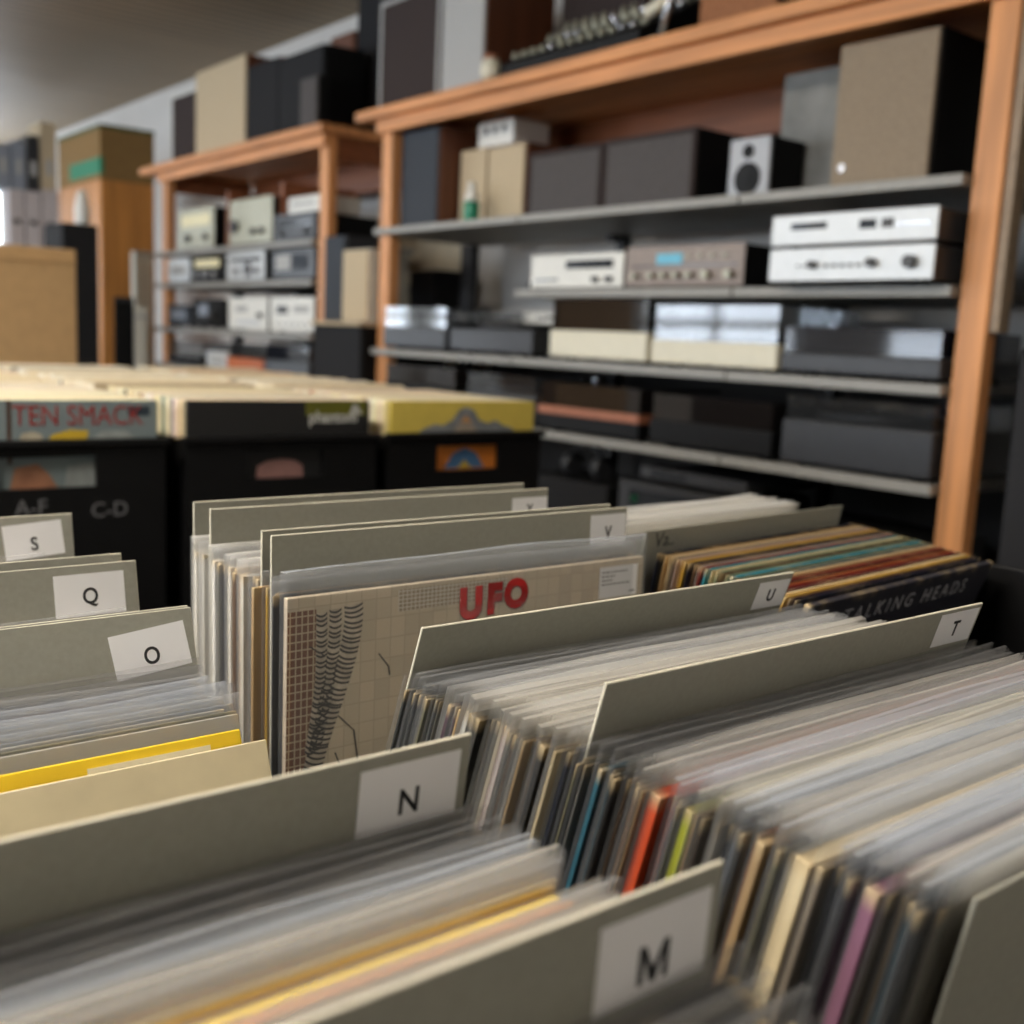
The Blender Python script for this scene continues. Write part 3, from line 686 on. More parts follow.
# ------------------------------------------------------------------ pine shelving units
def rack(label, xf, yr, yl, shelves, joints, over=.12, right_extra=True):
    t = thing('shelving_unit', label, 'shelving', (xf, 0, FL), group='pine shelving units along the wall')
    Z = lambda z: z - FL
    pw = .066
    for (y0, y1) in ((yr - pw, yr), (yl - .0705, yl)):
        PB().box(.02, .066, y0, y1, 0, Z(.7745), .005).obj('post', M['pine_v'], t)
    PB().box(.44, .48, yl - .005, yl + .06, 0, Z(.6395), .003).obj('rear_post', M['steel_dk'], t)
    if right_extra: PB().box(.565, .575, yr, yl, 0, Z(-.06), .001).obj('back_panel', mat('dark_shade_sheet', (34, 31, 29), .7, var=.15), t)  # dark sheet added to stand for deep shade behind the lower shelves
    if right_extra: PB().box(.03, .075, yr - pw - .022, yr - pw - .0002, Z(.06), Z(.774), .003).obj('side_batten', mat('grey_weathered_batten', (150, 130, 108), .6, var=.15), t)
    PB().box(-.002, .0195, yr - pw, yl + .01, Z(.728), Z(.7745), .003).obj('front_rail', M['pine'], t)
    PB().box(.50, .519, yr, yl - .08, Z(.64), Z(.7745), .003).obj('rear_rail', M['pine_dk'], t)
    for s in (yr - pw + .01, yl - .045):
        PB().box(.0665, .4995, s, s + .025, Z(.68), Z(.7745)).obj('end_rail', M['pine_dk'], t)
    PB().box(-.03, .60, yr - pw - .03, yl + over, Z(.775), Z(.812), .006).obj('top_board', M['pine'], t)
    for (z, segs) in shelves:
        for (a, b) in segs:
            p = PB(); p.box(-.004, .5, a + .003, b - .003, Z(z) - .024, Z(z), .003)
            p.obj('shelf_board', M['shelf'], t)
    for j in joints:
        PB().box(.44, .48, j - .015, j + .015, .0, Z(.62)).obj('upright', M['steel_dk'], t)
        for (z, segs) in shelves: PB().box(.39, .439, j - .012, j + .012, Z(z) - .045, Z(z) - .0245).obj('shelf_bracket', M['steel_dk'], t)
    return t
YR, YL = 1.285, 3.645
B3 = [(2.785, 3.655), (1.895, 2.785), (1.29, 1.895)]
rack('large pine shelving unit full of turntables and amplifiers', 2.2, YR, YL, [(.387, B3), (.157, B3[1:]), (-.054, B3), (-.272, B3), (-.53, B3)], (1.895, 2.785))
B2 = [(5.02, 5.88), (4.135, 5.02)]
rack('smaller pine shelving unit with silver amplifiers, standing farther along the wall', 2.2, 4.12, 5.83, [(.370, B2), (.208, B2), (-.016, B2), (-.205, B2), (-.5, B2)], (5.02,), .20, right_extra=False)

# ------------------------------------------------------------------ hi-fi builders (front faces -x, left in the picture is +y)
def at(xf, yl, yr, z): return (xf, (yl + yr) / 2, z)
def device(label, xf, yl, yr, z, h, face, body='black', d=.30, knobs=(), disp=(), buttons=(), name='amplifier', cat='amplifier', group=None, bmat='knob', kmat='knob'):
    w_ = yl - yr
    t = thing(name, label, cat, at(xf, yl, yr, z), group=group)
    ft = .008
    fm = PB().cyl((0, 0, ft / 2), .012, ft, 'z', 12).mesh('foot', M['black'])
    for sx in (.04, d - .04):
        for sy in (-w_ / 2 + .04, w_ / 2 - .04): link('foot', fm, t, (sx, sy, 0))
    PB().box(.0061, d, -w_ / 2 + .004, w_ / 2 - .004, ft + .0002, h - .003, .002).obj('chassis', M[body], t)
    PB().box(0, .006, -w_ / 2, w_ / 2, ft, h, .0015).obj('faceplate', M[face], t)
    Y = lambda u: w_ / 2 - u * w_
    V = lambda v: ft + v * (h - ft)
    for (u, v, r) in knobs: PB().cyl((-.009, Y(u), V(v)), r, .018, 'x', 20, None).obj('knob', M[kmat], t)
    for (u0, u1, v0, v1, mm) in disp: PB().box(-.0015, .001, Y(u1), Y(u0), V(v0), V(v1), .0005).obj('display', M[mm], t)
    if buttons:
        for (u0, u1, v, n, s) in buttons:
            for i in range(n):
                u = u0 + (u1 - u0) * i / max(1, n - 1)
                PB().box(-.005, .001, Y(u) - s / 2, Y(u) + s / 2, V(v) - s * .35, V(v) + s * .35).obj('button', M[bmat], t)
    return t

def turntable(label, xf, yl, yr, z, hp, hl, plinth, lid=LID_CLEAR, d=.35, front=None, lidback=0, arm=True, group='turntables on the large shelving unit', disc='vinyl', mid=None):
    w_ = yl - yr
    t = thing('turntable', label, 'turntable', at(xf, yl, yr, z), group=group)
    ft = .010
    for sx in (.05, d - .05):
        for sy in (-w_ / 2 + .05, w_ / 2 - .05): PB().cyl((sx, sy, ft / 2), .02, ft, 'z', 14).obj('foot', M['black'], t)
    if front:
        PB().box(.0, d, -w_ / 2, w_ / 2, ft, ft + hp * .55, .003).obj('plinth_base', M['black'], t)
        PB().box(-.002, d, -w_ / 2, w_ / 2, ft + hp * .55 + .0002, hp, .003).obj('plinth', M[front], t)
    else:
        PB().box(0, d, -w_ / 2, w_ / 2, ft, hp, .005).obj('plinth', M[plinth], t)
    PB().cyl((d * .5, .045, hp + .011), .148, .020, 'z', 40).obj('platter', M['steel_dk'], t)
    PB().cyl((d * .5, .045, hp + .0225), .146, .0025, 'z', 40).obj('mat', M[disc], t)
    PB().cyl((d * .5, .045, hp + .029), .0035, .011, 'z', 12).obj('spindle', M['chrome'], t)
    if arm:
        a = PB().cyl((d * .78, -w_ / 2 + .06, hp + .022), .022, .043, 'z', 20).obj('arm_base', M['dgrey'], t)
        PB().tube([(d * .92, -w_ / 2 + .058, hp + .048), (d * .78, -w_ / 2 + .06, hp + .048), (d * .45, -w_ / 2 + .065, hp + .046), (d * .25, -w_ / 2 + .085, hp + .04)], .005, 8).obj('tonearm', M['chrome'], t)
        PB().cyl((d * .90, -w_ / 2 + .058, hp + .048), .013, .03, 'x', 16).obj('counterweight', M['chrome'], t)
    if hl:
        p = PB(); th = .003; z0 = hp + .0005; z1 = z0 + hl
        p.box(.006, .006 + th, -w_ / 2 + .006, w_ / 2 - .006, z0, z1)
        p.box(d - .006 - th, d - .006, -w_ / 2 + .006, w_ / 2 - .006, z0, z1)
        for s in (-1, 1):
            yy = s * (w_ / 2 - .0075); p.box(.009, d - .009, yy - th / 2, yy + th / 2, z0, z1)
        p.box(.006, d - .006, -w_ / 2 + .006, w_ / 2 - .006, z1 + .0001, z1 + th)
        p.obj('dust_cover', lid, t)
    return t

def speaker(label, xf, yl, yr, z, h, grille, side='black_matt', d=.26, name='loudspeaker', frame=None, badge=False, group=None, yaw=0, tilt=0):
    w_ = yl - yr
    t = thing(name, label, 'loudspeaker', at(xf, yl, yr, z), (0, RAD(tilt), RAD(yaw)), group=group)
    PB().box(.0121, d, -w_ / 2, w_ / 2, 0, h, .003).obj('cabinet', M[side], t)
    if frame: PB().quadring((-w_ / 2, w_ / 2, 0, h), (-w_ / 2 + .014, w_ / 2 - .014, .014, h - .014), (.0, .012)).obj('front_frame', M[frame], t)
    m = .0145 if frame else .004
    PB().box(.001, .012, -w_ / 2 + m, w_ / 2 - m, m, h - m, .002).obj('grille', M[grille], t)
    if badge: PB().cyl((-.001, w_ / 2 - .035, .045), .010, .004, 'x', 16).obj('badge', M['chrome'], t)
    return t

# ------------------------------------------------------------------ large unit: top shelf .387
G1 = 'loudspeakers on the upper shelf of the large unit'
Z1 = .3875
speaker('slim blue-grey loudspeaker at the left end of the upper shelf, with a brown side', 2.26, 3.572, 3.335, Z1, .345, 'grille_bl', 'walnut', .26, group=G1)
speaker('left one of two narrow beige loudspeakers behind the green bottle', 2.35, 3.325, 3.166, Z1, .268, 'beige', 'walnut', .22, group=G1)
speaker('right one of two narrow beige loudspeakers, a white box on top', 2.35, 3.160, 2.957, Z1, .262, 'beige', 'walnut', .22, group=G1)
t = thing('white_box', 'small white box with dark spots lying on the beige loudspeakers', 'box', at(2.37, 3.25, 3.05, Z1 + .2685))
PB().box(0, .16, -.1, .1, 0, .085, .006).obj('case', M['white'], t)
for s in (-.05, 0, .05): PB().cyl((-.001, s, .055), .012, .003, 'x', 14).obj('socket', M['knob'], t)
t = thing('spray_bottle', 'small bottle with green liquid and white cap in front of the beige loudspeakers', 'bottle', (2.27, 3.135, Z1))
PB().lathe([(.024, 0), (.027, .004), (.027, .062), (.024, .070)], seg=20).obj('bottle_body', M['greenliq'], t)
PB().lathe([(.025, .0702), (.022, .092), (.014, .108), (.014, .132), (.010, .135)], seg=20).obj('cap', M['white'], t)
speaker('left one of two wide brown-grey loudspeakers lying on the upper shelf', 2.30, 2.87, 2.525, Z1, .205, 'grille_gr', 'grille_br', .28, frame='grille_br', group=G1)
speaker('right one of two wide brown-grey loudspeakers lying on the upper shelf, with a black side', 2.30, 2.515, 2.150, Z1, .208, 'grille_gr', 'black_matt', .32, frame='grille_br', group=G1)
t = thing('monitor_speaker', 'small silver loudspeaker with two round black cones on the upper shelf', 'loudspeaker', at(2.27, 1.998, 1.868, Z1))
PB().box(.0121, .14, -.065, .065, 0, .150, .003).obj('cabinet', M['black_matt'], t)
PB().box(0, .012, -.065, .065, 0, .150, .003).obj('front_baffle', mat('silver_baffle', (166, 168, 172), .5, .2, var=.05), t)
PB().cyl((-.002, 0, .048), .041, .006, 'x', 30).cyl((-.006, 0, .048), .016, .006, 'x', 20, .008).obj('woofer', M['black'], t)
PB().cyl((-.002, .002, .116), .017, .006, 'x', 24).obj('tweeter', M['black'], t)
speaker('plain grey loudspeaker leaning behind the tall taupe one', 2.42, 1.965, 1.775, Z1, .335, 'mgrey', 'dgrey', .2, group=G1)
speaker('tall taupe loudspeaker with a black side and a small round badge', 2.25, 1.668, 1.410, Z1, .326, 'taupe', 'black_matt', .30, badge=True, group=G1)
# shelf .157
Z2 = .1575
device('white tuner with a dark display at the left of the middle shelf', 2.25, 2.772, 2.352, Z2, .108, 'white', 'dgrey', knobs=((.74, .22, .009), (.88, .22, .009)), disp=((.4, .9, .55, .8, 'display'), (.03, .32, .2, .27, 'display')), name='tuner', cat='tuner')
device('bronze receiver with a blue dial beside the white tuner', 2.25, 2.340, 1.906, Z2, .118, 'bronze', 'black', disp=((.28, .5, .55, .8, 'display_bl'), (.05, .95, .48, .52, 'display')), knobs=tuple((u, .26, .011 if u > .7 else .008) for u in (.1, .25, .36, .47, .58, .72, .9)), buttons=((.55, .85, .72, 4, .012),), name='receiver', cat='receiver', kmat='olive', bmat='olive')
device('lower of two stacked silver units on the middle shelf, with a row of knobs', 2.14, 1.735, 1.305, Z2, .082, 'silver', 'dgrey', d=.34, knobs=((.30, .48, .009), (.66, .5, .010), (.88, .5, .014)), buttons=((.38, .58, .45, 5, .010), (.2, .24, .46, 2, .006)))
device('upper of two stacked silver units on the middle shelf, with a dark tuning window', 2.14, 1.735, 1.305, Z2 + .0825, .076, 'silver', 'dgrey', d=.34, disp=((.13, .36, .5, .72, 'display'), (.56, .66, .42, .72, 'display'), (.69, .76, .42, .72, 'knob')), buttons=((.80, .95, .5, 5, .008),), name='tuner', cat='tuner', bmat='chrome')
t = thing('wall_adapter', 'small dark plug box left of the white tuner on the middle shelf', 'adapter', (2.26, 2.778, Z2))
PB().box(0, .05, -.02, .02, 0, .03, .004).obj('body', M['black'], t); PB().tube([(.05, 0, .015), (.09, .0, .010), (.15, -.01, .006)], .004, 8).obj('lead', M['black'], t)
# shelf -.054
Z3 = -.0535
def trt(*a, **k_): return turntable(*a, **k_)
trt('charcoal turntable at the far left of its shelf with a bright lid', 2.20, 3.57, 3.165, Z3, .082, .068, 'dgrey', LID_CLEAR, mid='white', disc='white')
trt('charcoal turntable without a lid, second from the left on its shelf', 2.20, 3.135, 2.69, Z3, .085, 0, 'dgrey')
trt('cream turntable with a smoked lid beside the charcoal ones', 2.20, 2.605, 2.190, Z3, .090, .088, 'cream', LID_SMOKE)
trt('cream turntable under a clear lid, right of the one with a smoked lid', 2.20, 2.170, 1.740, Z3, .072, .092, 'cream', LID_CLEAR, disc='white')
trt('dark blue-black turntable with a blue smoked lid at the right of its shelf', 2.20, 1.725, 1.300, Z3, .055, .058, 'dgrey', LID_BLUE)
t = thing('white_case', 'long white case lying behind the lidless charcoal turntable', 'case', at(2.556, 3.20, 2.62, Z3))
PB().box(0, .08, -.29, .29, 0, .155, .008).obj('shell', M['white'], t)
PB().box(-.003, .0, -.05, .05, .10, .12, .001).obj('latch', M['chrome'], t)
# shelf -.272
Z4 = -.2715
trt('black turntable with a red-brown wooden front on the lower shelf', 2.20, 2.645, 2.200, Z4, .078, .068, 'black', LID_SMOKE, front='redwood')
trt('black turntable with a closed smoked lid on the lower shelf', 2.20, 2.158, 1.735, Z4, .075, .066, 'black', LID_SMOKE)
trt('large dark grey turntable with a clear lid at the right of the lower shelf', 2.20, 1.705, 1.300, Z4, .113, .054, 'dgrey', LID_CLEAR)
trt('dark turntable with a chrome arm behind the yellow record', 2.20, 3.03, 2.66, Z4, .10, .055, 'dgrey', LID_CLEAR)
trt('black turntable at the left end of the lower shelf, beside the shelf post', 2.20, 3.55, 3.10, Z4, .10, .06, 'black', LID_SMOKE)
# shelf -.53
Z5 = -.5295
device('dark receiver with a green lamp on the lowest shelf', 2.20, 2.262, 1.817, Z5, .150, 'dgrey', 'black', disp=((.1, .9, .45, .85, 'display'), (.12, .17, .58, .74, 'led')), knobs=((.2, .2, .012), (.8, .2, .012)), name='receiver', cat='receiver')
device('dark grey cassette deck lying on the receiver on the lowest shelf', 2.24, 2.22, 1.83, Z5 + .1505, .040, 'dgrey', 'dgrey', disp=((.1, .45, .25, .8, 'display'),), name='cassette_deck', cat='tape deck')
speaker('black loudspeaker on the lowest shelf behind the Y card', 2.22, 2.70, 2.33, Z5, .115, 'grille_bk', 'black_matt', .25)
t = thing('headphones', 'dark headphones standing on the black loudspeaker of the lowest shelf', 'headphones', (2.3, 2.51, Z5 + .1155))
PB().tube([(0, .075 * math.cos(a_), .02 + .085 * math.sin(a_)) for a_ in [math.pi * i / 14 for i in range(15)]], .007, 8).obj('headband', M['dgrey'], t)
for s in (-1, 1): PB().cyl((0, s * .068, .038), .038, .028, 'y', 22).obj('ear_cup', M['dgrey'], t)
device('black amplifier at the right end of the lowest shelf', 2.20, 1.72, 1.31, Z5, .12, 'dgrey', 'black', knobs=((.2, .5, .012), (.8, .5, .012)))
# top of the large unit
ZT = .8125
speaker('wide dark brown loudspeaker with a pale frame on top of the large unit', 2.26, 3.745, 3.35, ZT, .40, 'grille_br', 'black_matt', .30, frame='lgrey')
speaker('light grey loudspeaker with a walnut side on top of the large unit', 2.26, 3.335, 3.09, ZT, .42, 'lgrey', 'walnut', .30)
t = thing('ornament_vase', 'small cream and brown vase on the front edge of the large unit', 'vase', (2.20, 2.96, ZT))
PB().lathe([(.018, 0), (.032, .012), (.036, .034), (.028, .056), (.024, .066)], seg=22).obj('vase_body', M['cream'], t)
PB().lathe([(.025, .0662), (.027, .074), (.022, .078)], seg=22).obj('rim', M['redwood'], t)
t = thing('mixing_desk', 'dark mixing desk with rows of pale knobs on top of the large unit', 'mixing desk', (2.205, 2.63, ZT))
p = PB(); bm = p.bm
vs = [bm.verts.new(v) for v in ((0, -.33, 0), (.30, -.33, 0), (.30, -.33, .20), (.0, -.33, .04), (0, .33, 0), (.30, .33, 0), (.30, .33, .20), (.0, .33, .04))]
for f in ((0, 1, 2, 3), (7, 6, 5, 4), (0, 3, 7, 4), (1, 5, 6, 2), (3, 2, 6, 7), (0, 4, 5, 1)): bm.faces.new([vs[i] for i in f])
p.obj('desk_case', M['black'], t)
rr = random.Random(3)
for i in range(14):
    y = .29 - i * .0446
    for (u, hh) in ((.06, .02), (.2, .026), (.27, .04)):
        PB().cyl((u, y, .04 + u * .533 + hh / 2), .013, hh, 'z', 12, .008).obj('knob', M['olive'] if rr.random() < .75 else M['chrome'], t)
t = thing('desk_lamp', 'bent metal lamp arm with a pale shade beside the mixing desk', 'lamp', (2.24, 2.25, ZT))
PB().lathe([(.035, 0), (.035, .012), (.012, .018)], seg=22).obj('lamp_base', M['cream'], t)
PB().tube([(0, 0, .018), (.0, -.035, .12), (0, -.06, .24)], .010, 10).obj('lamp_arm', M['chrome'], t)
PB().tube([(0, -.035, .118), (-.01, .05, .085)], .016, 12).obj('lamp_shade', M['cream'], t)
speaker('brown woven-front loudspeaker at the right on top of the large unit', 2.24, 2.115, 1.855, ZT, .33, 'weave', 'black_matt', .30)
speaker('tall dark brown loudspeaker behind the mixing desk', 2.53, 3.02, 2.62, ZT, .42, 'grille_br', 'walnut', .25)
speaker('black loudspeaker behind the bent metal lamp', 2.54, 2.56, 2.18, ZT, .45, 'grille_bk', 'black_matt', .25)
speaker('black loudspeaker at the right end on top of the large unit', 2.30, 1.80, 1.45, ZT, .40, 'grille_bk', 'black_matt', .30)

# seen through the large unit
o = thing('curtain', 'pale folded curtain on the wall behind the left end of the large unit', 'curtain', (2.815, 4.19, 0))
p = PB(); bm = p.bm; N = 60; rows = []
for z in (.56, -.62):
    rows.append([bm.verts.new((.012 * math.sin(i * 1.05) + .004 * math.sin(i * .37), -.33 + .66 * i / N, z)) for i in range(N + 1)])
for i in range(N):
    f = bm.faces.new((rows[0][i], rows[0][i + 1], rows[1][i + 1], rows[1][i])); f.smooth = True
p.obj('fabric', mat('unbleached_cloth', (206, 196, 172), .9, var=.08), o)
speaker('small dark loudspeaker in front of the pale curtain', 2.60, 4.02, 3.83, -.02, .29, 'grille_bk', 'black_matt', .16)
t = thing('side_stool', 'dark stool standing behind the large unit under the small loudspeaker', 'stool', (2.68, 3.92, FL))
PB().box(-.1, .1, -.11, .11, 1.175, 1.1995, .004).obj('seat', M['black_matt'], t)
for sx in (-.085, .085):
    for sy in (-.09, .09): PB().box(sx - .012, sx + .012, sy - .012, sy + .012, 0, 1.1748).obj('leg', M['steel_dk'], t)

# between the two units
t = speaker('large black loudspeaker on the floor between the two shelving units', 2.16, 4.045, 3.665, FL, 1.245, 'grille_bk', 'black_matt', .40)
t = thing('plank', 'pale wooden board lying on the large black loudspeaker between the units', 'board', at(2.15, 4.05, 3.66, FL + 1.2455)); PB().box(0, .40, -.195, .195, 0, .014, .002).obj('board', M['beige'], t)
speaker('slim dark grey loudspeaker standing on the pale board between the units', 2.20, 4.035, 3.875, .0402, .335, 'grille_bl', 'dgrey', .18)
speaker('beige loudspeaker leaning on the slim dark grey one between the units', 2.19, 3.868, 3.672, .0402, .275, 'beige', 'offwhite', .18)

# ------------------------------------------------------------------ smaller unit
G2 = 'hi-fi units on the smaller shelving unit'
def yy(px):  # picture column to y on the front plane of the smaller unit (measured at mid height)
    T = ((150, 5.98), (160, 5.811), (192, 5.35), (226, 4.93), (268, 4.50), (313, 4.12), (330, 3.99))
    for (a_, b_), (c_, d_) in zip(T, T[1:]):
        if px <= c_: return b_ + (d_ - b_) * (px - a_) / (c_ - a_)
ZA, ZB_, ZC_, ZD = .3705, .2085, -.0155, -.2045
for (lab, l_, r_, z, h, fc, kw) in (
    ('olive-silver receiver in the left wooden bay of the smaller unit', 5.61, 5.165, ZA, 0.2, 'olive', dict(disp=((.1, .9, .55, .85, 'display_cr'),), knobs=((.3, .25, .02), (.8, .25, .016)))),
    ('olive-silver receiver in the middle wooden bay of the smaller unit', 4.985, 4.545, ZA, 0.205, 'olive', dict(disp=((.1, .9, .62, .85, 'olive'),), knobs=((.15, .4, .03), (.6, .25, .014), (.8, .25, .014)))),
    ('dark receiver at the right of the smaller unit, a white box on top', 4.525, 4.15, ZA, 0.115, 'dgrey', dict(disp=((.1, .9, .5, .8, 'display'),), knobs=((.2, .25, .012), (.8, .25, .012)))),
    ('silver tape deck at the left on the second shelf of the smaller unit', 5.755, 5.46, ZB_, 0.125, 'silver', dict(disp=((.2, .8, .3, .7, 'lgrey'),))),
    ('dark receiver with a cream dial on the second shelf of the smaller unit', 5.425, 5.06, ZB_, 0.125, 'black', dict(disp=((.08, .9, .55, .88, 'display_cr'),), knobs=((.2, .25, .014), (.5, .25, .014), (.8, .25, .014)), kmat='chrome')),
    ('silver amplifier on the second shelf of the smaller unit, beside the cream dial', 5.015, 4.615, ZB_, .134, 'silver', dict(disp=((.1, .9, .65, .78, 'display'),), knobs=((.3, .3, .014), (.62, .35, .03), (.85, .3, .014)), kmat='chrome')),
    ('dark grey tape deck at the right on the second shelf of the smaller unit', 4.54, 4.15, ZB_, .13, 'dgrey', dict(disp=((.1, .45, .3, .8, 'lgrey'), (.5, .85, .3, .8, 'grille_bl')))),
    ('blue-grey tape deck at the left on the third shelf of the smaller unit', 5.75, 5.456, ZC_, 0.115, 'grille_bl', dict(disp=((.2, .8, .3, .75, 'bluegrey'),))),
    ('black amplifier with a pale dial on the third shelf of the smaller unit', 5.42, 5.04, ZC_, 0.145, 'black', dict(disp=((.2, .5, .4, .8, 'bluegrey'),), knobs=((.7, .4, .015),))),
    ('left one of two white tape decks on the third shelf of the smaller unit', 4.99, 4.58, ZC_, 0.15, 'white', dict(disp=((.2, .5, .55, .75, 'lgrey'), (.2, .8, .15, .3, 'silver')), knobs=((.85, .45, .012),))),
    ('right one of two white tape decks on the third shelf of the smaller unit', 4.55, 4.15, ZC_, 0.153, 'white', dict(disp=((.15, .42, .5, .75, 'knob'), (.55, .9, .55, .75, 'lgrey')), buttons=((.15, .9, .2, 6, .012),))),
    ('silver radio with round corners at the bottom left of the smaller unit', 5.25, 4.995, ZD, 0.085, 'silver', dict(disp=((.2, .8, .2, .7, 'lgrey'),))),
):
    device(lab, 2.22, l_, r_, z, h, fc, 'black', group=G2, name='hifi_unit', cat='hi-fi unit', **kw)
t = thing('white_adapter_box', 'small white box lying on the dark receiver of the smaller unit', 'box', at(2.24, 4.44, 4.15, ZA + .1155)); PB().box(0, .2, -.14, .14, 0, .07, .006).obj('case', M['white'], t); PB().box(-.002, 0, -.1, .1, .03, .045).obj('slot', M['lgrey'], t)
for a_, lb in ((5.10, 'left of two brown wooden bay dividers on the top shelf of the smaller unit'), (4.535, 'right of two brown wooden bay dividers on the top shelf of the smaller unit')):
    y = a_
    tag(PB().box(2.26, 2.62, y - .012, y + .012, ZA, .635, .002).obj('bay_divider', M['pine_dk']), lb, 'partition', 'bay dividers')
turntable('turntable under a bright clear lid at the bottom left of the smaller unit', 2.20, 5.70, 5.27, ZD, .045, .075, 'black', LID_CLEAR, group=G2, disc='white')
turntable('dark turntable at the bottom right of the smaller unit', 2.20, 4.565, 4.15, ZD, .07, .06, 'dgrey', LID_BLUE, group=G2)
turntable('turntable with an orange wooden plinth at the bottom of the smaller unit', 2.20, 4.965, 4.585, ZD, .065, .06, 'orange', LID_CLEAR, group=G2, disc='cream')
# on top of the smaller unit
ZU = .8125
speaker('large beige loudspeaker at the left on top of the smaller unit', 2.30, 5.585, 5.0, ZU, .44, 'beige', 'walnut', .30)
speaker('dark loudspeaker with a white frame, at the left end on top of the smaller unit', 2.34, 6.01, 5.62, ZU, .39, 'grille_br', 'offwhite', .2, frame='white')
speaker('black loudspeaker beside the beige one on top of the smaller unit', 2.30, 4.985, 4.66, ZU, .375, 'grille_bk', 'walnut', .30)
speaker('black loudspeaker near the right end on top of the smaller unit', 2.28, 4.62, 4.22, ZU, .350, 'grille_bk', 'black_matt', .20)
speaker('small grey-fronted loudspeaker before the black ones on top of the smaller unit', 2.205, 4.275, 4.13, ZU, .20, 'grille_gr', 'black_matt', .06)
speaker('red-brown loudspeaker behind the black ones on top of the smaller unit', 2.52, 4.60, 4.40, ZU, .48, 'walnut', 'walnut', .22)
speaker('tall black loudspeaker column on top of the smaller unit, at its right end', 2.53, 4.385, 4.06, ZU, .67, 'grille_bk', 'black_matt', .25)

# ------------------------------------------------------------------ far left of the room
def solid(name, label, cat, b, m, parts=(), bev=.004):
    x0, x1, y0, y1, z0, z1 = b
    t = thing(name, label, cat, ((x0 + x1) / 2, y0, z0))
    PB().box(-(x1 - x0) / 2, (x1 - x0) / 2, 0, y1 - y0, 0, z1 - z0, bev).obj('carcass', m, t)
    for (nm, a, b2, y_, c, d_, mm) in parts:
        PB().box(a, b2, y_ - .008, y_ - .0002, c, d_, .001).obj(nm, mm, t)
    return t
solid('carton', 'big brown corrugated carton standing behind the black crates at the far left', 'carton', (.70, 1.158, 3.8, 4.2, FL, .226), M['carton'], (('tape_strip', -.228, .228, 0, 1.40, 1.414, M['carton']),))
speaker_back = thing('floor_speaker', 'black floor loudspeaker right behind the brown carton', 'loudspeaker', (1.70, 5.5, FL))
PB().box(-.085, .085, .0121, .3, 0, FL * -1 + .45, .004).obj('cabinet', M['black_matt'], speaker_back)
PB().box(-.08, .08, 0, .012, .01, FL * -1 + .44, .002).obj('grille', M['grille_bk'], speaker_back)
t = solid('tall_cabinet', 'tall yellow-brown wooden cabinet carrying the green-banded carton', 'cabinet', (2.12, 2.43, 6.5, 7.29, FL, .79), M['cab_wood'], (('cabinet_door', -.15, .035, 0, .05, 2.0, M['cab_wood']), ('cabinet_door', .04, .15, 0, .05, 2.0, M['cab_wood'])))
t = thing('banded_carton', 'olive-brown carton with a green band on the tall wooden cabinet', 'carton', (2.275, 6.5, .7902))
PB().box(-.155, .155, 0, .78, 0, .28, .004).obj('carton_body', M['carton_dk'], t)
PB().box(-.1558, -.135, -.0008, .55, .03, .12, .0).obj('green_band', M['green'], t)
PB().box(-.157, .157, -.002, .785, .2802, .300, .001).obj('carton_lid', mat('olive_green_lid', (74, 92, 58), .8, var=.1), t)
t = thing('white_rag', 'white plastic bag standing on the black floor loudspeaker behind the brown carton', 'bag', (1.745, 5.62, .4505))
p = PB().lathe([(.012, .17), (.025, .14), (.036, .08), (.034, .012), (.026, 0)][::-1], seg=16); p.obj('bag', M['white'], t)
solid('leaning_panel', 'narrow black panel standing left of the smaller shelving unit', 'panel', (1.86, 1.95, 5.5, 5.53, FL, .12), M['black_matt'], (('edge_strip', -.042, .042, 0, 1.32, 1.335, M['dgrey']),))
solid('white_board', 'tall off-white board standing against the left post of the smaller unit', 'board', (2.085, 2.18, 5.86, 5.92, FL, .37), M['offwhite'], (('edge_strip', -.05, .05, 0, 1.57, 1.588, M['lgrey']),))
solid('white_board', 'shorter off-white board in front of the tall off-white one', 'board', (1.955, 2.015, 5.5, 5.54, FL, .08), M['offwhite'], (('edge_strip', -.035, .035, 0, 1.24, 1.258, M['lgrey']),))
for (x0, x1, z1, lab) in ((2.06, 2.16, .86, 'leftmost'), (2.165, 2.27, .86, 'middle'), (2.275, 2.39, .88, 'rightmost')):
    t = thing('locker', '%s of three pale grey upright lockers at the back of the room' % lab, 'locker', ((x0 + x1) / 2, 8.2, FL), group='pale lockers at the back')
    h = (x1 - x0) / 2
    PB().box(-h, h, .013, .16, 0, z1 - FL, .003).obj('carcass', M['mauve'], t)
    PB().box(-h + .003, h - .003, 0, .0128, .03, z1 - FL - .02, .003).obj('door', M['mauve'], t)
    PB().box(-.02, .02, -.01, -.0002, 1.85, 1.88, .002).obj('handle', M['knob'], t)
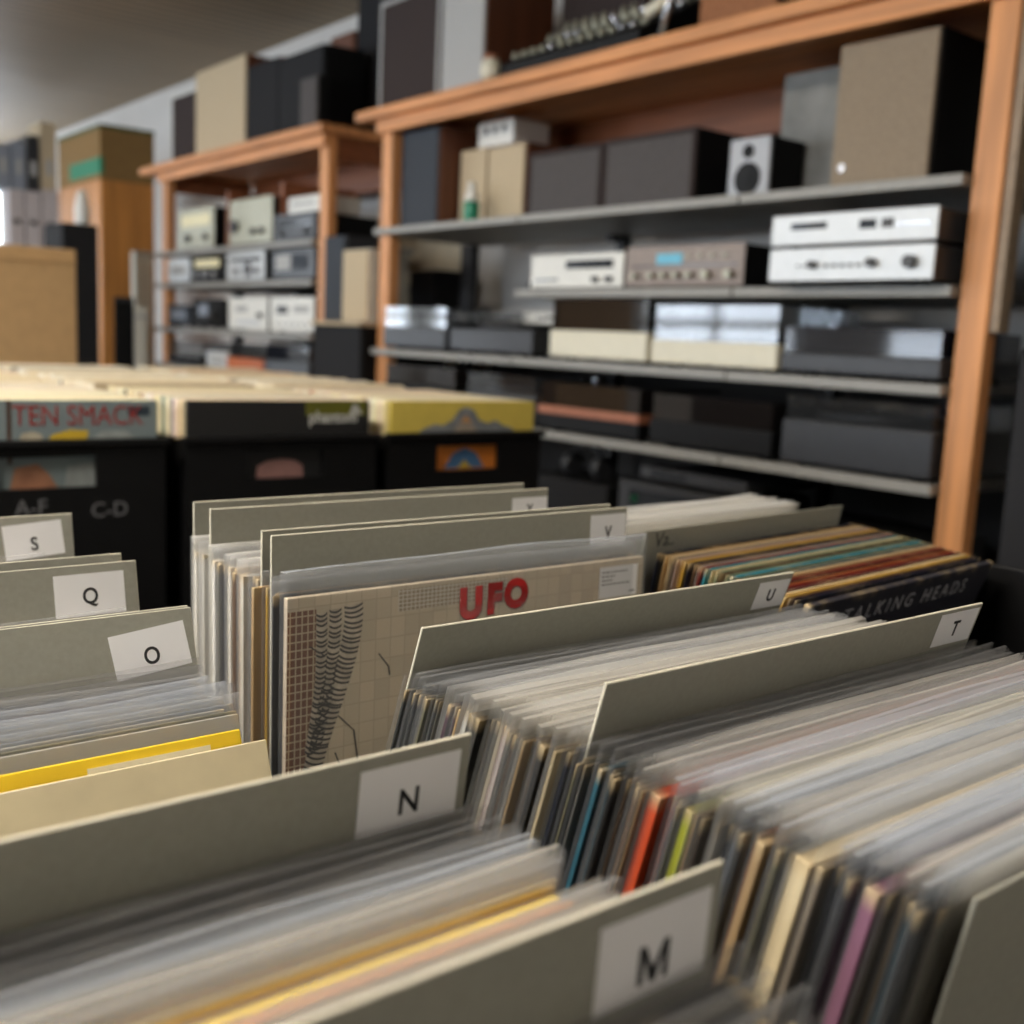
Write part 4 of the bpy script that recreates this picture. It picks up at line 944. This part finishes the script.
for (x0, x1, z0, z1, m_, lab) in ((1.99, 2.08, .8605, 1.15, 'bluegrey', 'leftmost blue-grey box file on the pale lockers'), (2.09, 2.18, .8605, 1.18, 'bluegrey', 'second blue-grey box file on the pale lockers'), (2.19, 2.268, .8605, 1.23, 'dgrey', 'dark grey box on the pale lockers beside the box files'), (2.28, 2.385, .8805, 1.33, 'beige', 'tall beige carton on the rightmost pale locker')):
    t = thing('box_file', lab, 'box', ((x0 + x1) / 2, 8.22, z0), group='boxes on the pale lockers')
    PB().box(-(x1 - x0) / 2, (x1 - x0) / 2, 0, .3, 0, z1 - z0, .004).obj('case', M[m_], t)
    PB().box(-.02, .02, -.002, 0, .1, .2).obj('spine_label', M['lgrey'], t)

# ------------------------------------------------------------------ right edge of the picture
t = thing('black_cabinet', 'tall black cabinet right of the large shelving unit, at the picture edge', 'cabinet', (2.25, .55, FL))
PB().box(0, .5, -.55, .55, 0, 1.05, .004).obj('carcass', M['black_matt'], t)
for (z0, z1) in ((1.32, 1.345), (1.62, 1.645), (1.95, 1.975)): PB().box(.02, .5, -.55, .55, z0, z1, .002).obj('shelf_board', M['dgrey'], t)
for s in (-.55, .53): PB().box(.02, .5, s, s + .02, 1.0502, 2.4, .002).obj('side_panel', M['black_matt'], t)
PB().box(.48, .5, -.53, .529, 1.0502, 2.4).obj('back_panel', M['black_matt'], t)
device('grey amplifier on the black cabinet shelf at the picture edge', 2.30, 1.05, .65, FL + 1.3455, .12, 'dgrey', 'black', disp=((.1, .9, .5, .8, 'bluegrey'),))
device('black amplifier on the black cabinet top at the picture edge', 2.30, 1.05, .65, FL + 1.0505, .14, 'dgrey', 'black', knobs=((.2, .4, .015), (.6, .4, .015)))
speaker('black loudspeaker on the upper shelf of the black cabinet at the picture edge', 2.30, 1.02, .74, FL + 1.6455, .26, 'grille_gr', 'black_matt', .18)
t = thing('black_speaker', 'big black loudspeaker on a stand just past the right-hand bin', 'loudspeaker', (1.40, .55, FL))
PB().box(0, .35, -.17, .17, .86, 1.24, .006).obj('cabinet', M['black_matt'], t)
PB().box(-.012, -.0002, -.16, .16, .87, 1.23, .003).obj('grille', M['grille_bk'], t)
PB().box(.05, .30, -.12, .12, 0, .8598, .004).obj('stand', M['black_matt'], t)
